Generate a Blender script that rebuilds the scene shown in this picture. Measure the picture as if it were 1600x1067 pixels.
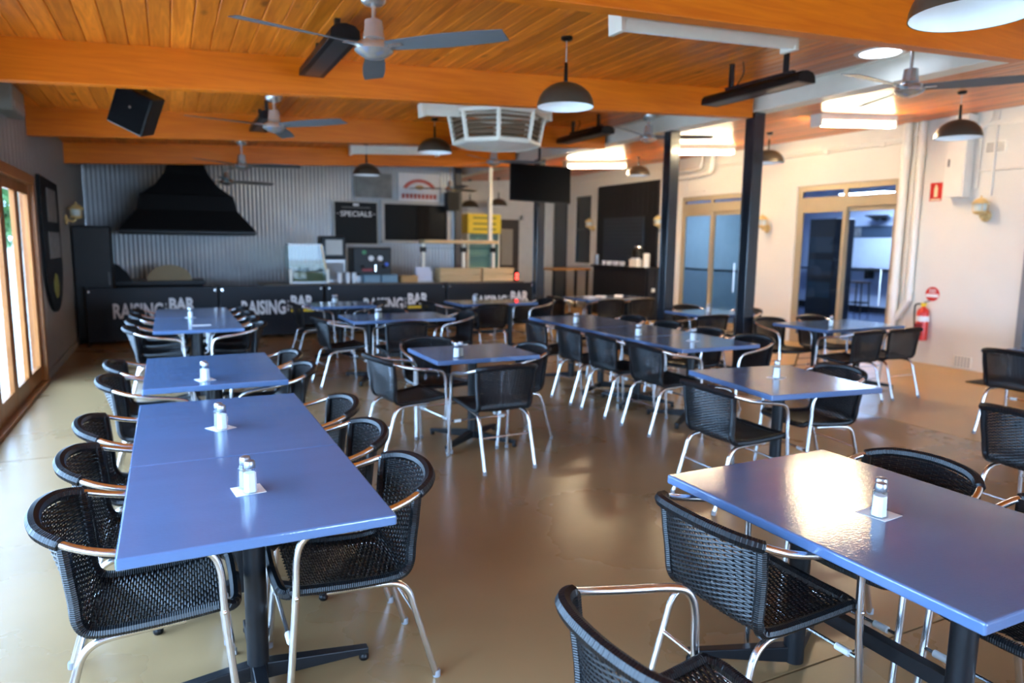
import bpy, bmesh, math, random
from mathutils import Matrix, Vector
random.seed(7)
for o in list(bpy.data.objects): bpy.data.objects.remove(o)
SC = bpy.context.scene
COL = SC.collection
PI = math.pi

# ------------------------------------------------------------------ camera
CAMZ = 1.6
ROT = Matrix(((0.89891943, 0.04900167, -0.43536501), (-0.4379395, 0.12854335, -0.88976716), (0.0123632, 0.99049253, 0.13700988)))
cd = bpy.data.cameras.new('camera'); cam = bpy.data.objects.new('camera', cd); COL.objects.link(cam)
cd.sensor_width = 36; cd.sensor_fit = 'HORIZONTAL'; cd.lens = 24.685; cd.clip_start = .05; cd.clip_end = 300
cam.matrix_world = Matrix.Translation((0, 0, CAMZ)) @ ROT.to_4x4()
cd.dof.use_dof = True; cd.dof.focus_distance = 2.15; cd.dof.aperture_fstop = 2.2
SC.camera = cam

# ------------------------------------------------------------------ sky and exposure
w = bpy.data.worlds.new('World'); SC.world = w; w.use_nodes = True
nt = w.node_tree; nt.nodes.clear()
wo = nt.nodes.new('ShaderNodeOutputWorld'); bg = nt.nodes.new('ShaderNodeBackground')
bg.inputs[0].default_value = (.44, .67, 1.0, 1); bg.inputs[1].default_value = 7.6
nt.links.new(bg.outputs[0], wo.inputs[0])
SC.view_settings.view_transform = 'Standard'; SC.view_settings.look = 'None'
SC.view_settings.gamma = 1; SC.view_settings.use_curve_mapping = False
SC.view_settings.exposure = 1.7
TUBE_POWER = 47.0       # emission of the lit fluorescent tubes
SIDE_ROOM_POWER = 30.0  # emission of the added glow panels brightening the room beyond the sliding doors

def portal(name, loc, rot, sx, sy):
    l = bpy.data.lights.new(name, 'AREA'); l.shape = 'RECTANGLE'; l.size = sx; l.size_y = sy
    l.cycles.is_portal = True
    o = bpy.data.objects.new(name, l); o.location = loc; o.rotation_euler = rot; COL.objects.link(o)
portal('daylight_portal', (-1.5, 2.9, 1.12), (0, -PI/2, 0), 2.25, 12.6)
portal('daylight_portal_rear', (5.35, -7.2, 1.1), (PI/2, 0, 0), 7.7, 2.2)

# ------------------------------------------------------------------ materials
MATS = {}
def mat(name, col=(.5, .5, .5), rough=.5, metal=0., noise=0., nscale=6., bump=0., bscale=40., coat=0., coatr=.1, emit=0., spec=.5, stretch=None, rvar=0.):
    if name in MATS: return MATS[name]
    m = bpy.data.materials.new(name); m.use_nodes = True; t = m.node_tree; N = t.nodes; L = t.links
    b = N['Principled BSDF']
    b.inputs['Base Color'].default_value = (*col, 1); b.inputs['Roughness'].default_value = rough
    b.inputs['Metallic'].default_value = metal; b.inputs['Coat Weight'].default_value = coat; b.inputs['Coat Roughness'].default_value = coatr
    b.inputs['Specular IOR Level'].default_value = spec
    if emit:
        b.inputs['Emission Color'].default_value = (*col, 1); b.inputs['Emission Strength'].default_value = emit
    tc = N.new('ShaderNodeTexCoord'); mp = N.new('ShaderNodeMapping'); L.new(tc.outputs['Object'], mp.inputs[0])
    if stretch: mp.inputs['Scale'].default_value = stretch
    n1 = N.new('ShaderNodeTexNoise'); n1.inputs['Scale'].default_value = nscale; n1.inputs['Detail'].default_value = 5; L.new(mp.outputs[0], n1.inputs[0])
    if noise or True:
        k = noise or .06
        r = N.new('ShaderNodeValToRGB'); r.color_ramp.elements[0].position = .15; r.color_ramp.elements[1].position = .85
        r.color_ramp.elements[0].color = (*[c*(1-k) for c in col], 1); r.color_ramp.elements[1].color = (*[min(1, c*(1+k)) for c in col], 1)
        L.new(n1.outputs[0], r.inputs[0]); L.new(r.outputs[0], b.inputs['Base Color'])
    if rvar:
        mr = N.new('ShaderNodeMapRange'); mr.inputs[3].default_value = max(.02, rough-rvar); mr.inputs[4].default_value = rough+rvar
        L.new(n1.outputs[0], mr.inputs[0]); L.new(mr.outputs[0], b.inputs['Roughness'])
    if bump:
        n2 = N.new('ShaderNodeTexNoise'); n2.inputs['Scale'].default_value = bscale; n2.inputs['Detail'].default_value = 3; L.new(mp.outputs[0], n2.inputs[0])
        bp = N.new('ShaderNodeBump'); bp.inputs['Strength'].default_value = bump; bp.inputs['Distance'].default_value = .01
        L.new(n2.outputs[0], bp.inputs['Height']); L.new(bp.outputs[0], b.inputs['Normal'])
        if coat: L.new(bp.outputs[0], b.inputs['Coat Normal'])
    MATS[name] = m; return m

def wood_mat(name, c1, c2, rough=.4, along=1, knots=True, coat=0., k_line=1.):
    """planed timber, grain running along the given axis, tone differs from piece to piece"""
    m = bpy.data.materials.new(name); m.use_nodes = True; t = m.node_tree; N = t.nodes; L = t.links; b = N['Principled BSDF']
    b.inputs['Roughness'].default_value = rough; b.inputs['Coat Weight'].default_value = coat; b.inputs['Coat Roughness'].default_value = .2; b.inputs['Specular IOR Level'].default_value = .28
    tc = N.new('ShaderNodeTexCoord'); oi = N.new('ShaderNodeObjectInfo')
    mu = N.new('ShaderNodeMath'); mu.operation = 'MULTIPLY'; mu.inputs[1].default_value = 57.; L.new(oi.outputs['Random'], mu.inputs[0])
    cb = N.new('ShaderNodeCombineXYZ')
    for i in range(3): L.new(mu.outputs[0], cb.inputs[i])
    va = N.new('ShaderNodeVectorMath'); va.operation = 'ADD'; L.new(tc.outputs['Object'], va.inputs[0]); L.new(cb.outputs[0], va.inputs[1])
    mp = N.new('ShaderNodeMapping'); s = [14, 14, 14]; s[along] = .9; mp.inputs['Scale'].default_value = s; L.new(va.outputs[0], mp.inputs[0])
    n = N.new('ShaderNodeTexNoise'); n.inputs['Scale'].default_value = 1.6; n.inputs['Detail'].default_value = 6; n.inputs['Distortion'].default_value = 1.2; L.new(mp.outputs[0], n.inputs[0])
    r = N.new('ShaderNodeValToRGB'); r.color_ramp.elements[0].position = .32; r.color_ramp.elements[1].position = .68
    r.color_ramp.elements[0].color = (*c1, 1); r.color_ramp.elements[1].color = (*c2, 1); L.new(n.outputs[0], r.inputs[0])
    hs = N.new('ShaderNodeHueSaturation'); L.new(r.outputs[0], hs.inputs['Color'])
    mr = N.new('ShaderNodeMapRange'); mr.inputs[3].default_value = .78; mr.inputs[4].default_value = 1.22; L.new(oi.outputs['Random'], mr.inputs[0]); L.new(mr.outputs[0], hs.inputs['Value'])
    out = hs.outputs[0]
    if knots:
        mp2 = N.new('ShaderNodeMapping'); s2 = [5, 5, 5]; s2[along] = 1.9; mp2.inputs['Scale'].default_value = s2; L.new(va.outputs[0], mp2.inputs[0])
        vo = N.new('ShaderNodeTexVoronoi'); vo.inputs['Scale'].default_value = .75; L.new(mp2.outputs[0], vo.inputs[0])
        kr = N.new('ShaderNodeValToRGB'); kr.color_ramp.elements[0].position = .05; kr.color_ramp.elements[1].position = .13
        kr.color_ramp.elements[0].color = (.35, .3, .28, 1); kr.color_ramp.elements[1].color = (1, 1, 1, 1); L.new(vo.outputs['Distance'], kr.inputs[0])
        mx = N.new('ShaderNodeMix'); mx.data_type = 'RGBA'; mx.blend_type = 'MULTIPLY'; mx.inputs[0].default_value = 1
        L.new(out, mx.inputs[6]); L.new(kr.outputs[0], mx.inputs[7]); out = mx.outputs[2]
    L.new(out, b.inputs['Base Color'])
    MATS[name] = m; return m

def glass_mat(name, tint=(.93, .97, 1), refl=.9):
    m = bpy.data.materials.new(name); m.use_nodes = True; t = m.node_tree; N = t.nodes; L = t.links; N.clear()
    o = N.new('ShaderNodeOutputMaterial'); tr = N.new('ShaderNodeBsdfTransparent'); gl = N.new('ShaderNodeBsdfGlossy'); mx = N.new('ShaderNodeMixShader'); fr = N.new('ShaderNodeFresnel')
    tr.inputs[0].default_value = (*tint, 1); gl.inputs['Roughness'].default_value = .02; gl.inputs[0].default_value = (refl, refl, refl, 1); fr.inputs[0].default_value = 1.45
    ge = N.new('ShaderNodeNewGeometry'); iv = N.new('ShaderNodeMath'); iv.operation = 'SUBTRACT'; iv.inputs[0].default_value = 1.; L.new(ge.outputs['Backfacing'], iv.inputs[1])
    ml = N.new('ShaderNodeMath'); ml.operation = 'MULTIPLY'; L.new(fr.outputs[0], ml.inputs[0]); L.new(iv.outputs[0], ml.inputs[1]); L.new(ml.outputs[0], mx.inputs[0])
    L.new(tr.outputs[0], mx.inputs[1]); L.new(gl.outputs[0], mx.inputs[2]); L.new(mx.outputs[0], o.inputs[0])
    MATS[name] = m; return m

BOARD = wood_mat('ceiling_board_pine', (.52, .12, .006), (.82, .235, .018), .3, 1)
BEAMW = wood_mat('beam_timber', (.64, .135, .002), (.76, .185, .004), .38, 0, False)
FRAMEW = wood_mat('door_frame_timber', (.22, .07, .014), (.33, .12, .028), .35, 2, False)
CRATEW = wood_mat('crate_pine', (.55, .36, .17), (.68, .47, .25), .55, 0, False)
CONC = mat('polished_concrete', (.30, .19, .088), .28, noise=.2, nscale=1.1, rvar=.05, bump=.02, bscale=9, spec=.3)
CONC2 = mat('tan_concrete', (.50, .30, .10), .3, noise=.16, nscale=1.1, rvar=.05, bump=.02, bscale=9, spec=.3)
CONCJ = mat('concrete_joint', (.07, .055, .04), .9)
PAVE = mat('outdoor_paving', (.66, .60, .52), .8, noise=.12, nscale=2)
CREAM = mat('cream_painted_masonry', (.80, .765, .68), .5, noise=.04, nscale=1.3, bump=.25, bscale=14)
CREAMP = mat('cream_paint_gloss', (.82, .78, .69), .3)
WHITEP = mat('white_paint', (.84, .79, .66), .35)
OFFW = mat('off_white_wall', (.62, .60, .56), .6)
CLAD = mat('grey_cladding', (.28, .265, .245), .55, noise=.08)
ZINC = mat('corrugated_zinc', (.36, .365, .37), .36, .8, noise=.14, nscale=2.2)
TABLE = mat('blue_grey_laminate', (.096, .166, .315), .08, noise=.07, nscale=2.5, bump=.06, bscale=62, stretch=(1, 2.6, 1), spec=.8)
POWDER = mat('black_powder_coat', (.005, .006, .008), .4, spec=.4)
PLAST = mat('black_plastic', (.003, .003, .0035), .4, spec=.3)
WICK = mat('black_wicker', (.0035, .0045, .006), .34, spec=.45)
ALU = mat('brushed_aluminium', (.80, .81, .83), .24, 1.)
CHROME = mat('chrome', (.82, .82, .82), .1, 1.)
NICKEL = mat('brushed_nickel', (.66, .65, .62), .26, .75)
STEELD = mat('steel_blade', (.15, .155, .16), .5, .15, spec=.3)
POSTM = mat('charcoal_gloss_paint', (.014, .017, .023), .22, noise=.2, nscale=3, coat=.4)
BRONZE = mat('dark_bronze_shade', (.085, .070, .050), .3, .4)
SHADEIN = mat('white_shade_lining', (.85, .86, .86), .5)
ANOD = mat('champagne_aluminium', (.50, .41, .27), .42, .35)
BEIGE = mat('beige_lantern_paint', (.64, .46, .19), .5)
RED = mat('signal_red', (.62, .03, .02), .35)
REDLAMP = mat('red_lamp', (1., .03, .02), .4, emit=4.)
YEL = mat('yellow_panel', (.85, .62, .03), .5)
WHITE = mat('white_print', (.85, .85, .85), .5)
BLACKB = mat('chalkboard_black', (.004, .004, .0045), .55, spec=.25)
NAVY = mat('navy_black_vinyl', (.004, .0055, .010), .45, spec=.3)
BLKCLAD = mat('black_clad_board', (.008, .009, .012), .5, spec=.35)
SHUT = mat('dark_blue_shutter', (.018, .028, .045), .4)
PAPER = mat('white_paper', (.82, .82, .80), .8)
SALT = mat('salt', (.86, .86, .84), .8)
PEPPER = mat('ground_pepper', (.35, .31, .24), .9)
CARD = mat('cardboard', (.48, .28, .11), .8)
BLUEBOX = mat('blue_grey_plastic', (.16, .28, .36), .5)
LILAC = mat('pale_lilac_card', (.62, .62, .72), .7)
STAIN = mat('stainless_steel', (.42, .43, .44), .4, .7)
GREEN = mat('bottle_green', (.02, .22, .06), .4)
MAROON = mat('maroon_paint', (.24, .02, .03), .5)
RUST = mat('rust_red_print', (.42, .07, .05), .6)
BLUEFL = mat('blue_grey_vinyl_floor', (.05, .07, .13), .25)
COOLW = mat('cool_white_wall', (.60, .66, .80), .6)
GLASS = glass_mat('clear_glass')
GLASSG = glass_mat('green_tinted_glass', (.72, .86, .84))
GLASSD = glass_mat('smoked_glass', (.78, .83, .88))
LEAF = mat('leaf_green', (.06, .14, .035), .6, noise=.3, nscale=3)
BARK = mat('bark', (.10, .075, .05), .9, noise=.3)
TUBE = mat('lit_fluorescent', (1., .82, .54), .4, emit=TUBE_POWER)
PANEL1 = mat('added_glow_dim', (.62, .74, 1.), .4, emit=SIDE_ROOM_POWER*.28)
PANEL = mat('added_glow_cool', (.50, .68, 1.), .4, emit=SIDE_ROOM_POWER)  # glow of the panels added to light the side room
SKYL = mat('skylight_diffuser', (.62, .74, 1.), .4, emit=3.0)
BULB = mat('pendant_bulb', (.85, .93, 1.), .4, emit=.7)
TUBEOFF = mat('unlit_tube', (.85, .85, .84), .3)
HIDE = mat('louvre_tan', (.30, .21, .13), .7)  # tan-brown colour of the cooler vent slats
EMBLEM = mat('emblem_olive', (.30, .30, .06), .6)
PICT = mat('faded_print', (.22, .21, .20), .5, noise=.4, nscale=9)
PHOTO = mat('landscape_print', (.14, .14, .13), .4, noise=.6, nscale=4)

# ------------------------------------------------------------------ mesh helpers
class MB:
    def __init__(s): s.v = []; s.f = []
    def box(s, x0, x1, y0, y1, z0, z1, M=None):
        b = len(s.v); p = [(x, y, z) for z in (z0, z1) for x, y in ((x0, y0), (x1, y0), (x1, y1), (x0, y1))]
        if M: p = [tuple(M @ Vector(q)) for q in p]
        s.v += p; s.f += [tuple(b+i for i in q) for q in ((3, 2, 1, 0), (4, 5, 6, 7), (0, 1, 5, 4), (1, 2, 6, 5), (2, 3, 7, 6), (3, 0, 4, 7))]; return s
    def tube(s, pts, r, n=8, caps=True, closed=False):
        pts = [Vector(p) for p in pts]; m = len(pts); rs = r if isinstance(r, (list, tuple)) else [r]*m
        b = len(s.v); nrm = None
        for i, p in enumerate(pts):
            if closed: t = pts[(i+1) % m]-pts[i-1]
            else: t = pts[min(i+1, m-1)]-pts[max(i-1, 0)]
            t.normalize()
            if nrm is None:
                a = Vector((0, 0, 1)) if abs(t.z) < .9 else Vector((1, 0, 0)); nrm = (a-t*a.dot(t)).normalized()
            else:
                nrm = nrm-t*nrm.dot(t); nrm.normalize()
            bi = t.cross(nrm)
            for k in range(n):
                a = 2*PI*k/n; s.v.append(tuple(p+nrm*math.cos(a)*rs[i]+bi*math.sin(a)*rs[i]))
        for i in range(m if closed else m-1):
            j = (i+1) % m
            for k in range(n):
                l = (k+1) % n; s.f.append((b+i*n+k, b+i*n+l, b+j*n+l, b+j*n+k))
        if caps and not closed:
            s.f.append(tuple(b+k for k in range(n))[::-1]); s.f.append(tuple(b+(m-1)*n+k for k in range(n)))
        return s
    def lathe(s, prof, n=24, c=(0, 0, 0), ax=2, cap=True):
        b = len(s.v); m = len(prof)
        for r, z in prof:
            for k in range(n):
                a = 2*PI*k/n; q = (r*math.cos(a), r*math.sin(a), z)
                if ax == 0: q = (q[2], q[0], q[1])
                if ax == 1: q = (q[1], q[2], q[0])
                s.v.append((c[0]+q[0], c[1]+q[1], c[2]+q[2]))
        for i in range(m-1):
            for k in range(n):
                l = (k+1) % n; s.f.append((b+i*n+k, b+i*n+l, b+(i+1)*n+l, b+(i+1)*n+k))
        if cap and prof[0][0] > 1e-5: s.f.append(tuple(b+k for k in range(n))[::-1])
        if cap and prof[-1][0] > 1e-5: s.f.append(tuple(b+(m-1)*n+k for k in range(n)))
        return s
    def prism(s, poly, a0, a1, ax=1):
        """2-D polygon swept along axis ax; poly coordinates are the two other axes in order"""
        b = len(s.v); n = len(poly)
        for a in (a0, a1):
            for p in poly:
                q = list(p); q.insert(ax, a); s.v.append(tuple(q))
        for k in range(n):
            l = (k+1) % n; s.f.append((b+k, b+l, b+n+l, b+n+k))
        s.f.append(tuple(b+k for k in range(n))[::-1]); s.f.append(tuple(b+n+k for k in range(n))); return s
    def mesh(s, name, m, smooth=False):
        me = bpy.data.meshes.new(name); me.from_pydata(s.v, [], s.f)
        bm = bmesh.new(); bm.from_mesh(me); bmesh.ops.recalc_face_normals(bm, faces=bm.faces); bm.to_mesh(me); bm.free()
        me.materials.append(m)
        if smooth:
            me.polygons.foreach_set('use_smooth', [True]*len(me.polygons)); me.set_sharp_from_angle(angle=math.radians(40))
        me.update(); return me
    def build(s, name, m, parent=None, smooth=False, bevel=0., loc=None):
        return link(name, s.mesh(name, m, smooth), parent, bevel, loc)
def link(name, me, parent=None, bevel=0., loc=None):
    o = bpy.data.objects.new(name, me); COL.objects.link(o); o.parent = parent
    if loc: o.location = loc
    if bevel:
        md = o.modifiers.new('Bevel', 'BEVEL'); md.width = bevel; md.segments = 3; md.limit_method = 'ANGLE'
    return o
def B(*a, M=None): return MB().box(*a, M=M)
def thing(name, label, cat, loc=(0, 0, 0), rz=0., group=None):
    o = bpy.data.objects.new(name, None); COL.objects.link(o); o.location = loc; o.rotation_euler = (0, 0, rz); o.empty_display_size = .1
    o['label'] = label; o['category'] = cat
    if group: o['group'] = group
    return o
def tag(o, label, cat, group=None):
    o['label'] = label; o['category'] = cat
    if group: o['group'] = group
    return o
def struct(o, label=None):
    o['kind'] = 'structure'
    if label: o['label'] = label
    return o
def sroot(name, label=None, loc=(0, 0, 0), rz=0):
    o = bpy.data.objects.new(name, None); COL.objects.link(o); o.location = loc; o.rotation_euler = (0, 0, rz); return struct(o, label)
def copy_tree(o, parent=None):
    c = o.copy(); COL.objects.link(c)
    if parent: c.parent = parent
    for ch in o.children: copy_tree(ch, c)
    return c
def smooth_path(pts, n=5):
    P = [Vector(p) for p in pts]; out = []
    for i in range(len(P)-1):
        p0, p1, p2, p3 = P[max(i-1, 0)], P[i], P[i+1], P[min(i+2, len(P)-1)]
        for k in range(n):
            t = k/n
            out.append(.5*((2*p1)+(p2-p0)*t+(2*p0-5*p1+4*p2-p3)*t*t+(3*p1-p0-3*p2+p3)*t**3))
    out.append(P[-1]); return out
def text_mesh(s, x0, x1, z0, z1, depth=.004, weight=.012):
    """flat lettering standing in the XZ plane, facing -Y, fitted to the given rectangle"""
    cu = bpy.data.curves.new('t', 'FONT'); cu.body = s; cu.extrude = .01; cu.offset = weight; cu.resolution_u = 3
    ob = bpy.data.objects.new('t', cu); COL.objects.link(ob)
    dg = bpy.context.evaluated_depsgraph_get(); me = bpy.data.meshes.new_from_object(ob.evaluated_get(dg))
    bpy.data.objects.remove(ob); bpy.data.curves.remove(cu)
    xs = [v.co.x for v in me.vertices]; ys = [v.co.y for v in me.vertices]
    a, b, c, d = min(xs), max(xs), min(ys), max(ys)
    for v in me.vertices:
        v.co = Vector((x0+(v.co.x-a)/(b-a)*(x1-x0), -depth/2-v.co.z/.01*depth/2, z0+(v.co.y-c)/(d-c)*(z1-z0)))
    return me
def lettering(s, x0, x1, z0, z1, m, parent, loc=(0, 0, 0), rz=0, name='lettering', weight=.012):
    me = text_mesh(s, x0, x1, z0, z1, weight=weight); me.materials.clear(); me.materials.append(m)
    o = link(name, me, parent, loc=loc); o.rotation_euler.z = rz; return o

# ================================================================== SETTING
XL, XR, XP, YB, YN = -1.3, 9.6, 6.2, 15.0, -7.0
def zc(x): return 3.0+.05*(x-XL)            # underside of the main ceiling
def zr(x): return 3.15+.067*(x-6.3)         # underside of the ceiling beyond the steel beam
# ---- floor: slabs with saw-cut joints
fl = struct(B(XL-.1, XR+.15, YN, 17.2, -.12, -.014).build('floor', CONCJ), 'polished tan concrete floor with saw-cut joints')
xs = [XL-.1, 6.08, XR+.1]; ys = [YN, -2.5, 1.75, 6.0, 10.25, 14.5, 17.1]
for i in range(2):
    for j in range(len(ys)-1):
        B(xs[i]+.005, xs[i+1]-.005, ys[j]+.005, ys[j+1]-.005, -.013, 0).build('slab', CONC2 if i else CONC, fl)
struct(B(-45, 45, -45, 60, -.3, -.13).build('ground', PAVE), 'pale outdoor paving beyond the glass doors')
# ---- ceiling
ce = struct(MB().prism([(XL-.15, zc(XL-.15)+.03), (6.12, zc(6.12)+.03), (6.12, zc(6.12)+.14), (XL-.15, zc(XL-.15)+.14)], YN, 17.2, 1).build('ceiling', BOARD), 'orange varnished pine board ceiling')
cr = MB().prism([(6.24, zr(6.24)+.03), (XR+.15, zr(XR+.15)+.03), (XR+.15, 3.75), (6.1, 3.75), (6.1, 3.5), (6.24, 3.5)], YN, 17.2, 1).build('backing', BOARD, ce)
bw = .14
def board_mesh(nm, y0, y1):
    g = .004; h = bw/2-.0015
    return MB().prism([(-h, .022), (-h, .006), (-h+.007, 0), (h-.007, 0), (h, .006), (h, .022)], y0, y1, 1).mesh(nm, BOARD)
bm_l = board_mesh('ceiling_board', YN, 17.1)
x = XL+bw/2
while x < 6.06:
    o = link('board', bm_l, ce, loc=(x, 0, zc(x))); o.rotation_euler.y = -math.atan(.05); x += bw
x = 6.32+bw/2
while x < XR-.02:
    o = link('board', bm_l, ce, loc=(x, 0, zr(x))); o.rotation_euler.y = -math.atan(.067); x += bw
for yb in (.45, 3.39, 6.27, 9.31, 12.4):
    bx = 6.1
    M = MB().prism([(XL, 2.70), (bx, 2.70+.05*(bx-XL)), (bx, zc(bx)+.01), (XL, zc(XL)+.01)], yb, yb+.11, 1)
    M.build('beam', BEAMW, ce, bevel=.006)['label'] = 'deep orange glue-laminated timber beam'
sb = MB()
sb.box(6.11, 6.33, YN, 17.0, 3.135, 3.15); sb.box(6.19, 6.215, YN, 17.0, 3.15, 3.36); sb.box(6.11, 6.33, YN, 17.0, 3.36, 3.376)
sb.build('steel_beam', WHITEP, ce)['label'] = 'white painted steel beam'
sky = MB().lathe([(0, 0), (.172, 0)], 28, cap=False).build('skylight_lens', SKYL, ce, loc=(5.85, 4.5, zc(5.85)-.012))
MB().lathe([(.17, -.006), (.2, -.008), (.22, .01), (.17, .012), (.17, -.006)], 28, cap=False).build('skylight_ring', WHITEP, ce, True, loc=(5.85, 4.5, zc(5.85)-.012))
# ---- left wall: grey vertical cladding around the folding doors
def clad(y0, y1, z0, z1, mb, x=XL, p=.2):
    n = max(1, round((y1-y0)/p)); 
    for i in range(n):
        a = y0+(y1-y0)*i/n; b = y0+(y1-y0)*(i+1)/n
        mb.prism([(x-.12, a), (x-.006, a), (x-.006, a+.02), (x, a+.03), (x, b-.012), (x-.006, b), (x-.12, b)], z0, z1, 2)
mb = MB(); clad(9.3, YB, 0, 3.06, mb); clad(YN, 9.3, 2.27, 3.06, mb); clad(YN, -3.42, 0, 2.27, mb)
struct(mb.build('wall_left', CLAD), 'dim grey vertical clad wall')
struct(B(XL-.002, XL+.02, 9.32, YB, 0, .09).build('baseboard_left', CLAD))
struct(B(XL-.1, XL+.04, -3.42, 9.3, 2.17, 2.27).build('trim_1', FRAMEW, bevel=.004), 'timber head of the folding glass doors')
struct(B(XL-.1, XL+.04, 9.2, 9.3, 0, 2.17).build('trim_2', FRAMEW, bevel=.004), 'timber jamb of the folding glass doors')
struct(B(XL-.1, XL+.05, -3.42, 9.2, 0, .035).build('trim_3', FRAMEW), 'timber sill of the folding glass doors')
PW = .74; npan = 17
def leaf(i, yc):
    r = sroot('door_%d' % (i+1), 'timber framed folding glass door leaf', (XL-.03, yc, 0)); h = PW/2-.006
    for sgn in (-1, 1):
        link('stile', leaf_m['stile'], r, .003, (0, sgn*(h-.045), 0))
    link('top_rail', leaf_m['top'], r, .003); link('bottom_rail', leaf_m['bot'], r, .003); link('glass_pane', leaf_m['glass'], r)
h = PW/2-.006
leaf_m = dict(stile=B(-.022, .022, -.045, .045, .04, 2.165).mesh('stile', FRAMEW), top=B(-.02, .02, -h+.09, h-.09, 2.06, 2.165).mesh('top_rail', FRAMEW),
              bot=B(-.02, .02, -h+.09, h-.09, .04, .21).mesh('bottom_rail', FRAMEW), glass=B(-.003, .003, -h+.09, h-.09, .21, 2.06).mesh('glass_pane', GLASS))
for i in range(npan): leaf(i, 9.2-PW*(i+.5))
wn = MB(); wn.box(XL-.1, XR+.1, YN-.1, YN, 2.2, 3.7); wn.box(XL-.1, 1.5, YN-.1, YN, 0, 2.2); wn.box(XR-.4, XR+.1, YN-.1, YN, 0, 2.2)  # unseen rear wall, its gap sized to control the incoming daylight
struct(wn.build('wall_near_unseen', OFFW), 'unseen wall behind the viewer, its gap sized to shape the daylight')
# ---- back wall: corrugated sheet, passage to the right of it
mb = MB(); n = int((5.85-XL)/.076*8)
for i in range(n+1):
    x = XL+(5.85-XL)*i/n; y = YB-.009*math.cos(2*PI*(x-XL)/.076)
    mb.v += [(x, y, 0), (x, y, 3.45)]
    if i: k = 2*i; mb.f.append((k-2, k, k+1, k-1))
wb = struct(mb.build('wall_back', ZINC, smooth=True), 'corrugated galvanised sheet wall behind the bar')
B(XL, 5.85, YB+.02, YB+.12, 0, 3.45).build('backing', OFFW, wb)
struct(B(5.85, 5.97, YB-.05, 17.1, 0, 3.45).build('wall_passage', OFFW), 'pale end wall of the passage')
struct(B(5.85, 9.75, 17.1, 17.2, 0, 3.6).build('wall_far', OFFW), 'off-white wall at the end of the passage')
struct(B(5.83, 5.99, YB-.12, YB-.05, 0, 3.3).build('trim_4', mat('dark_trim', (.05, .05, .055), .5)))
# ---- right wall: cream masonry with openings
holes = [(3.7, 5.12, 0, 2.45), (6.87, 8.75, 0, 2.62), (9.93, 11.75, 0, 2.6), (15.2, 15.95, 1.15, 2.83)]
mb = MB(); y = YN
for a, b, z0, z1 in holes:
    mb.box(XR, XR+.16, y, a, 0, 3.45); mb.box(XR, XR+.16, a, b, z1, 3.45)
    if z0: mb.box(XR, XR+.16, a, b, 0, z0)
    y = b
mb.box(XR, XR+.16, y, 17.2, 0, 3.45)
wr = struct(mb.build('wall_right', CREAM), 'cream painted masonry wall')
for zz in (2.95, 2.1):
    pass
struct(B(XR-.035, XR, 5.14, 17.1, 3.18, 3.24).build('trim_5', CREAMP))
struct(B(XR-.02, XR+.17, 5.04, 5.12, 0, 2.45).build('trim_6', mat('grey_jamb', (.22, .22, .23), .5)), 'grey door jamb at the right edge')
struct(B(XR+.1, XR+.15, 3.7, 5.04, 0, 2.45).build('door_31', mat('dark_navy_door', (.015, .02, .045), .4)), 'dark navy door at the right edge')
# ---- sliding doors in the right wall
def sliding(name, label, y0, y1, ztop, zd, frost):
    r = sroot(name, label)
    xa, xb = XR+.03, XR+.11
    f = MB()
    f.box(xa, xb, y0, y0+.06, 0, ztop); f.box(xa, xb, y1-.06, y1, 0, ztop); f.box(xa, xb, y0+.06, y1-.06, ztop-.06, ztop)
    f.build('frame', ANOD, r, bevel=.004)
    B(xa, xb, y0+.06, y1-.06, zd, zd+.14).build('transom_rail', ANOD, r, bevel=.004)
    B(xa, xb, y0+.06, y1-.06, 0, .05).build('track', ANOD, r)
    ym = (y0+y1)/2
    for a, b in ((y0+.06, ym), (ym, y1-.06)):          # top lights, tilted a little open
        t = MB(); z0, z1 = zd+.14, ztop-.06
        t.box(xa-.01, xa+.03, a, b, z0, z0+.035); t.box(xa-.01, xa+.03, a, b, z1-.03, z1); t.box(xa-.01, xa+.03, a, a+.035, z0+.035, z1-.03); t.box(xa-.01, xa+.03, b-.035, b, z0+.035, z1-.03)
        s = t.build('top_light', ANOD, r); B(xa+.005, xa+.012, a+.035, b-.035, z0+.035, z1-.03).build('pane', GLASSD, s)
    for k, (a, b) in enumerate(((y0+.06, ym+.03), (ym-.03, y1-.06))):
        dx = .0 if k else .045; t = MB()
        t.box(xa+dx, xa+dx+.03, a, a+.07, .05, zd); t.box(xa+dx, xa+dx+.03, b-.07, b, .05, zd); t.box(xa+dx, xa+dx+.03, a+.07, b-.07, zd-.07, zd); t.box(xa+dx, xa+dx+.03, a+.07, b-.07, .05, .15)
        s = t.build('sash', ANOD, r, bevel=.003)
        B(xa+dx+.01, xa+dx+.018, a+.07, b-.07, .15, zd-.07).build('pane', frost[k], s)
    MB().tube([(xa-.03, y0+.2, .75), (xa-.03, y0+.2, 1.3)], .012).build('handle', ALU, r, True)
sliding('door_32', 'aluminium sliding door beside the vertical pipes, stool seen through it', 6.87, 8.75, 2.62, 2.25, (GLASS, GLASSD))
sliding('door_33', 'aluminium sliding door behind the two charcoal posts', 9.93, 11.75, 2.6, 2.28, (GLASSG, GLASSG))
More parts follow.
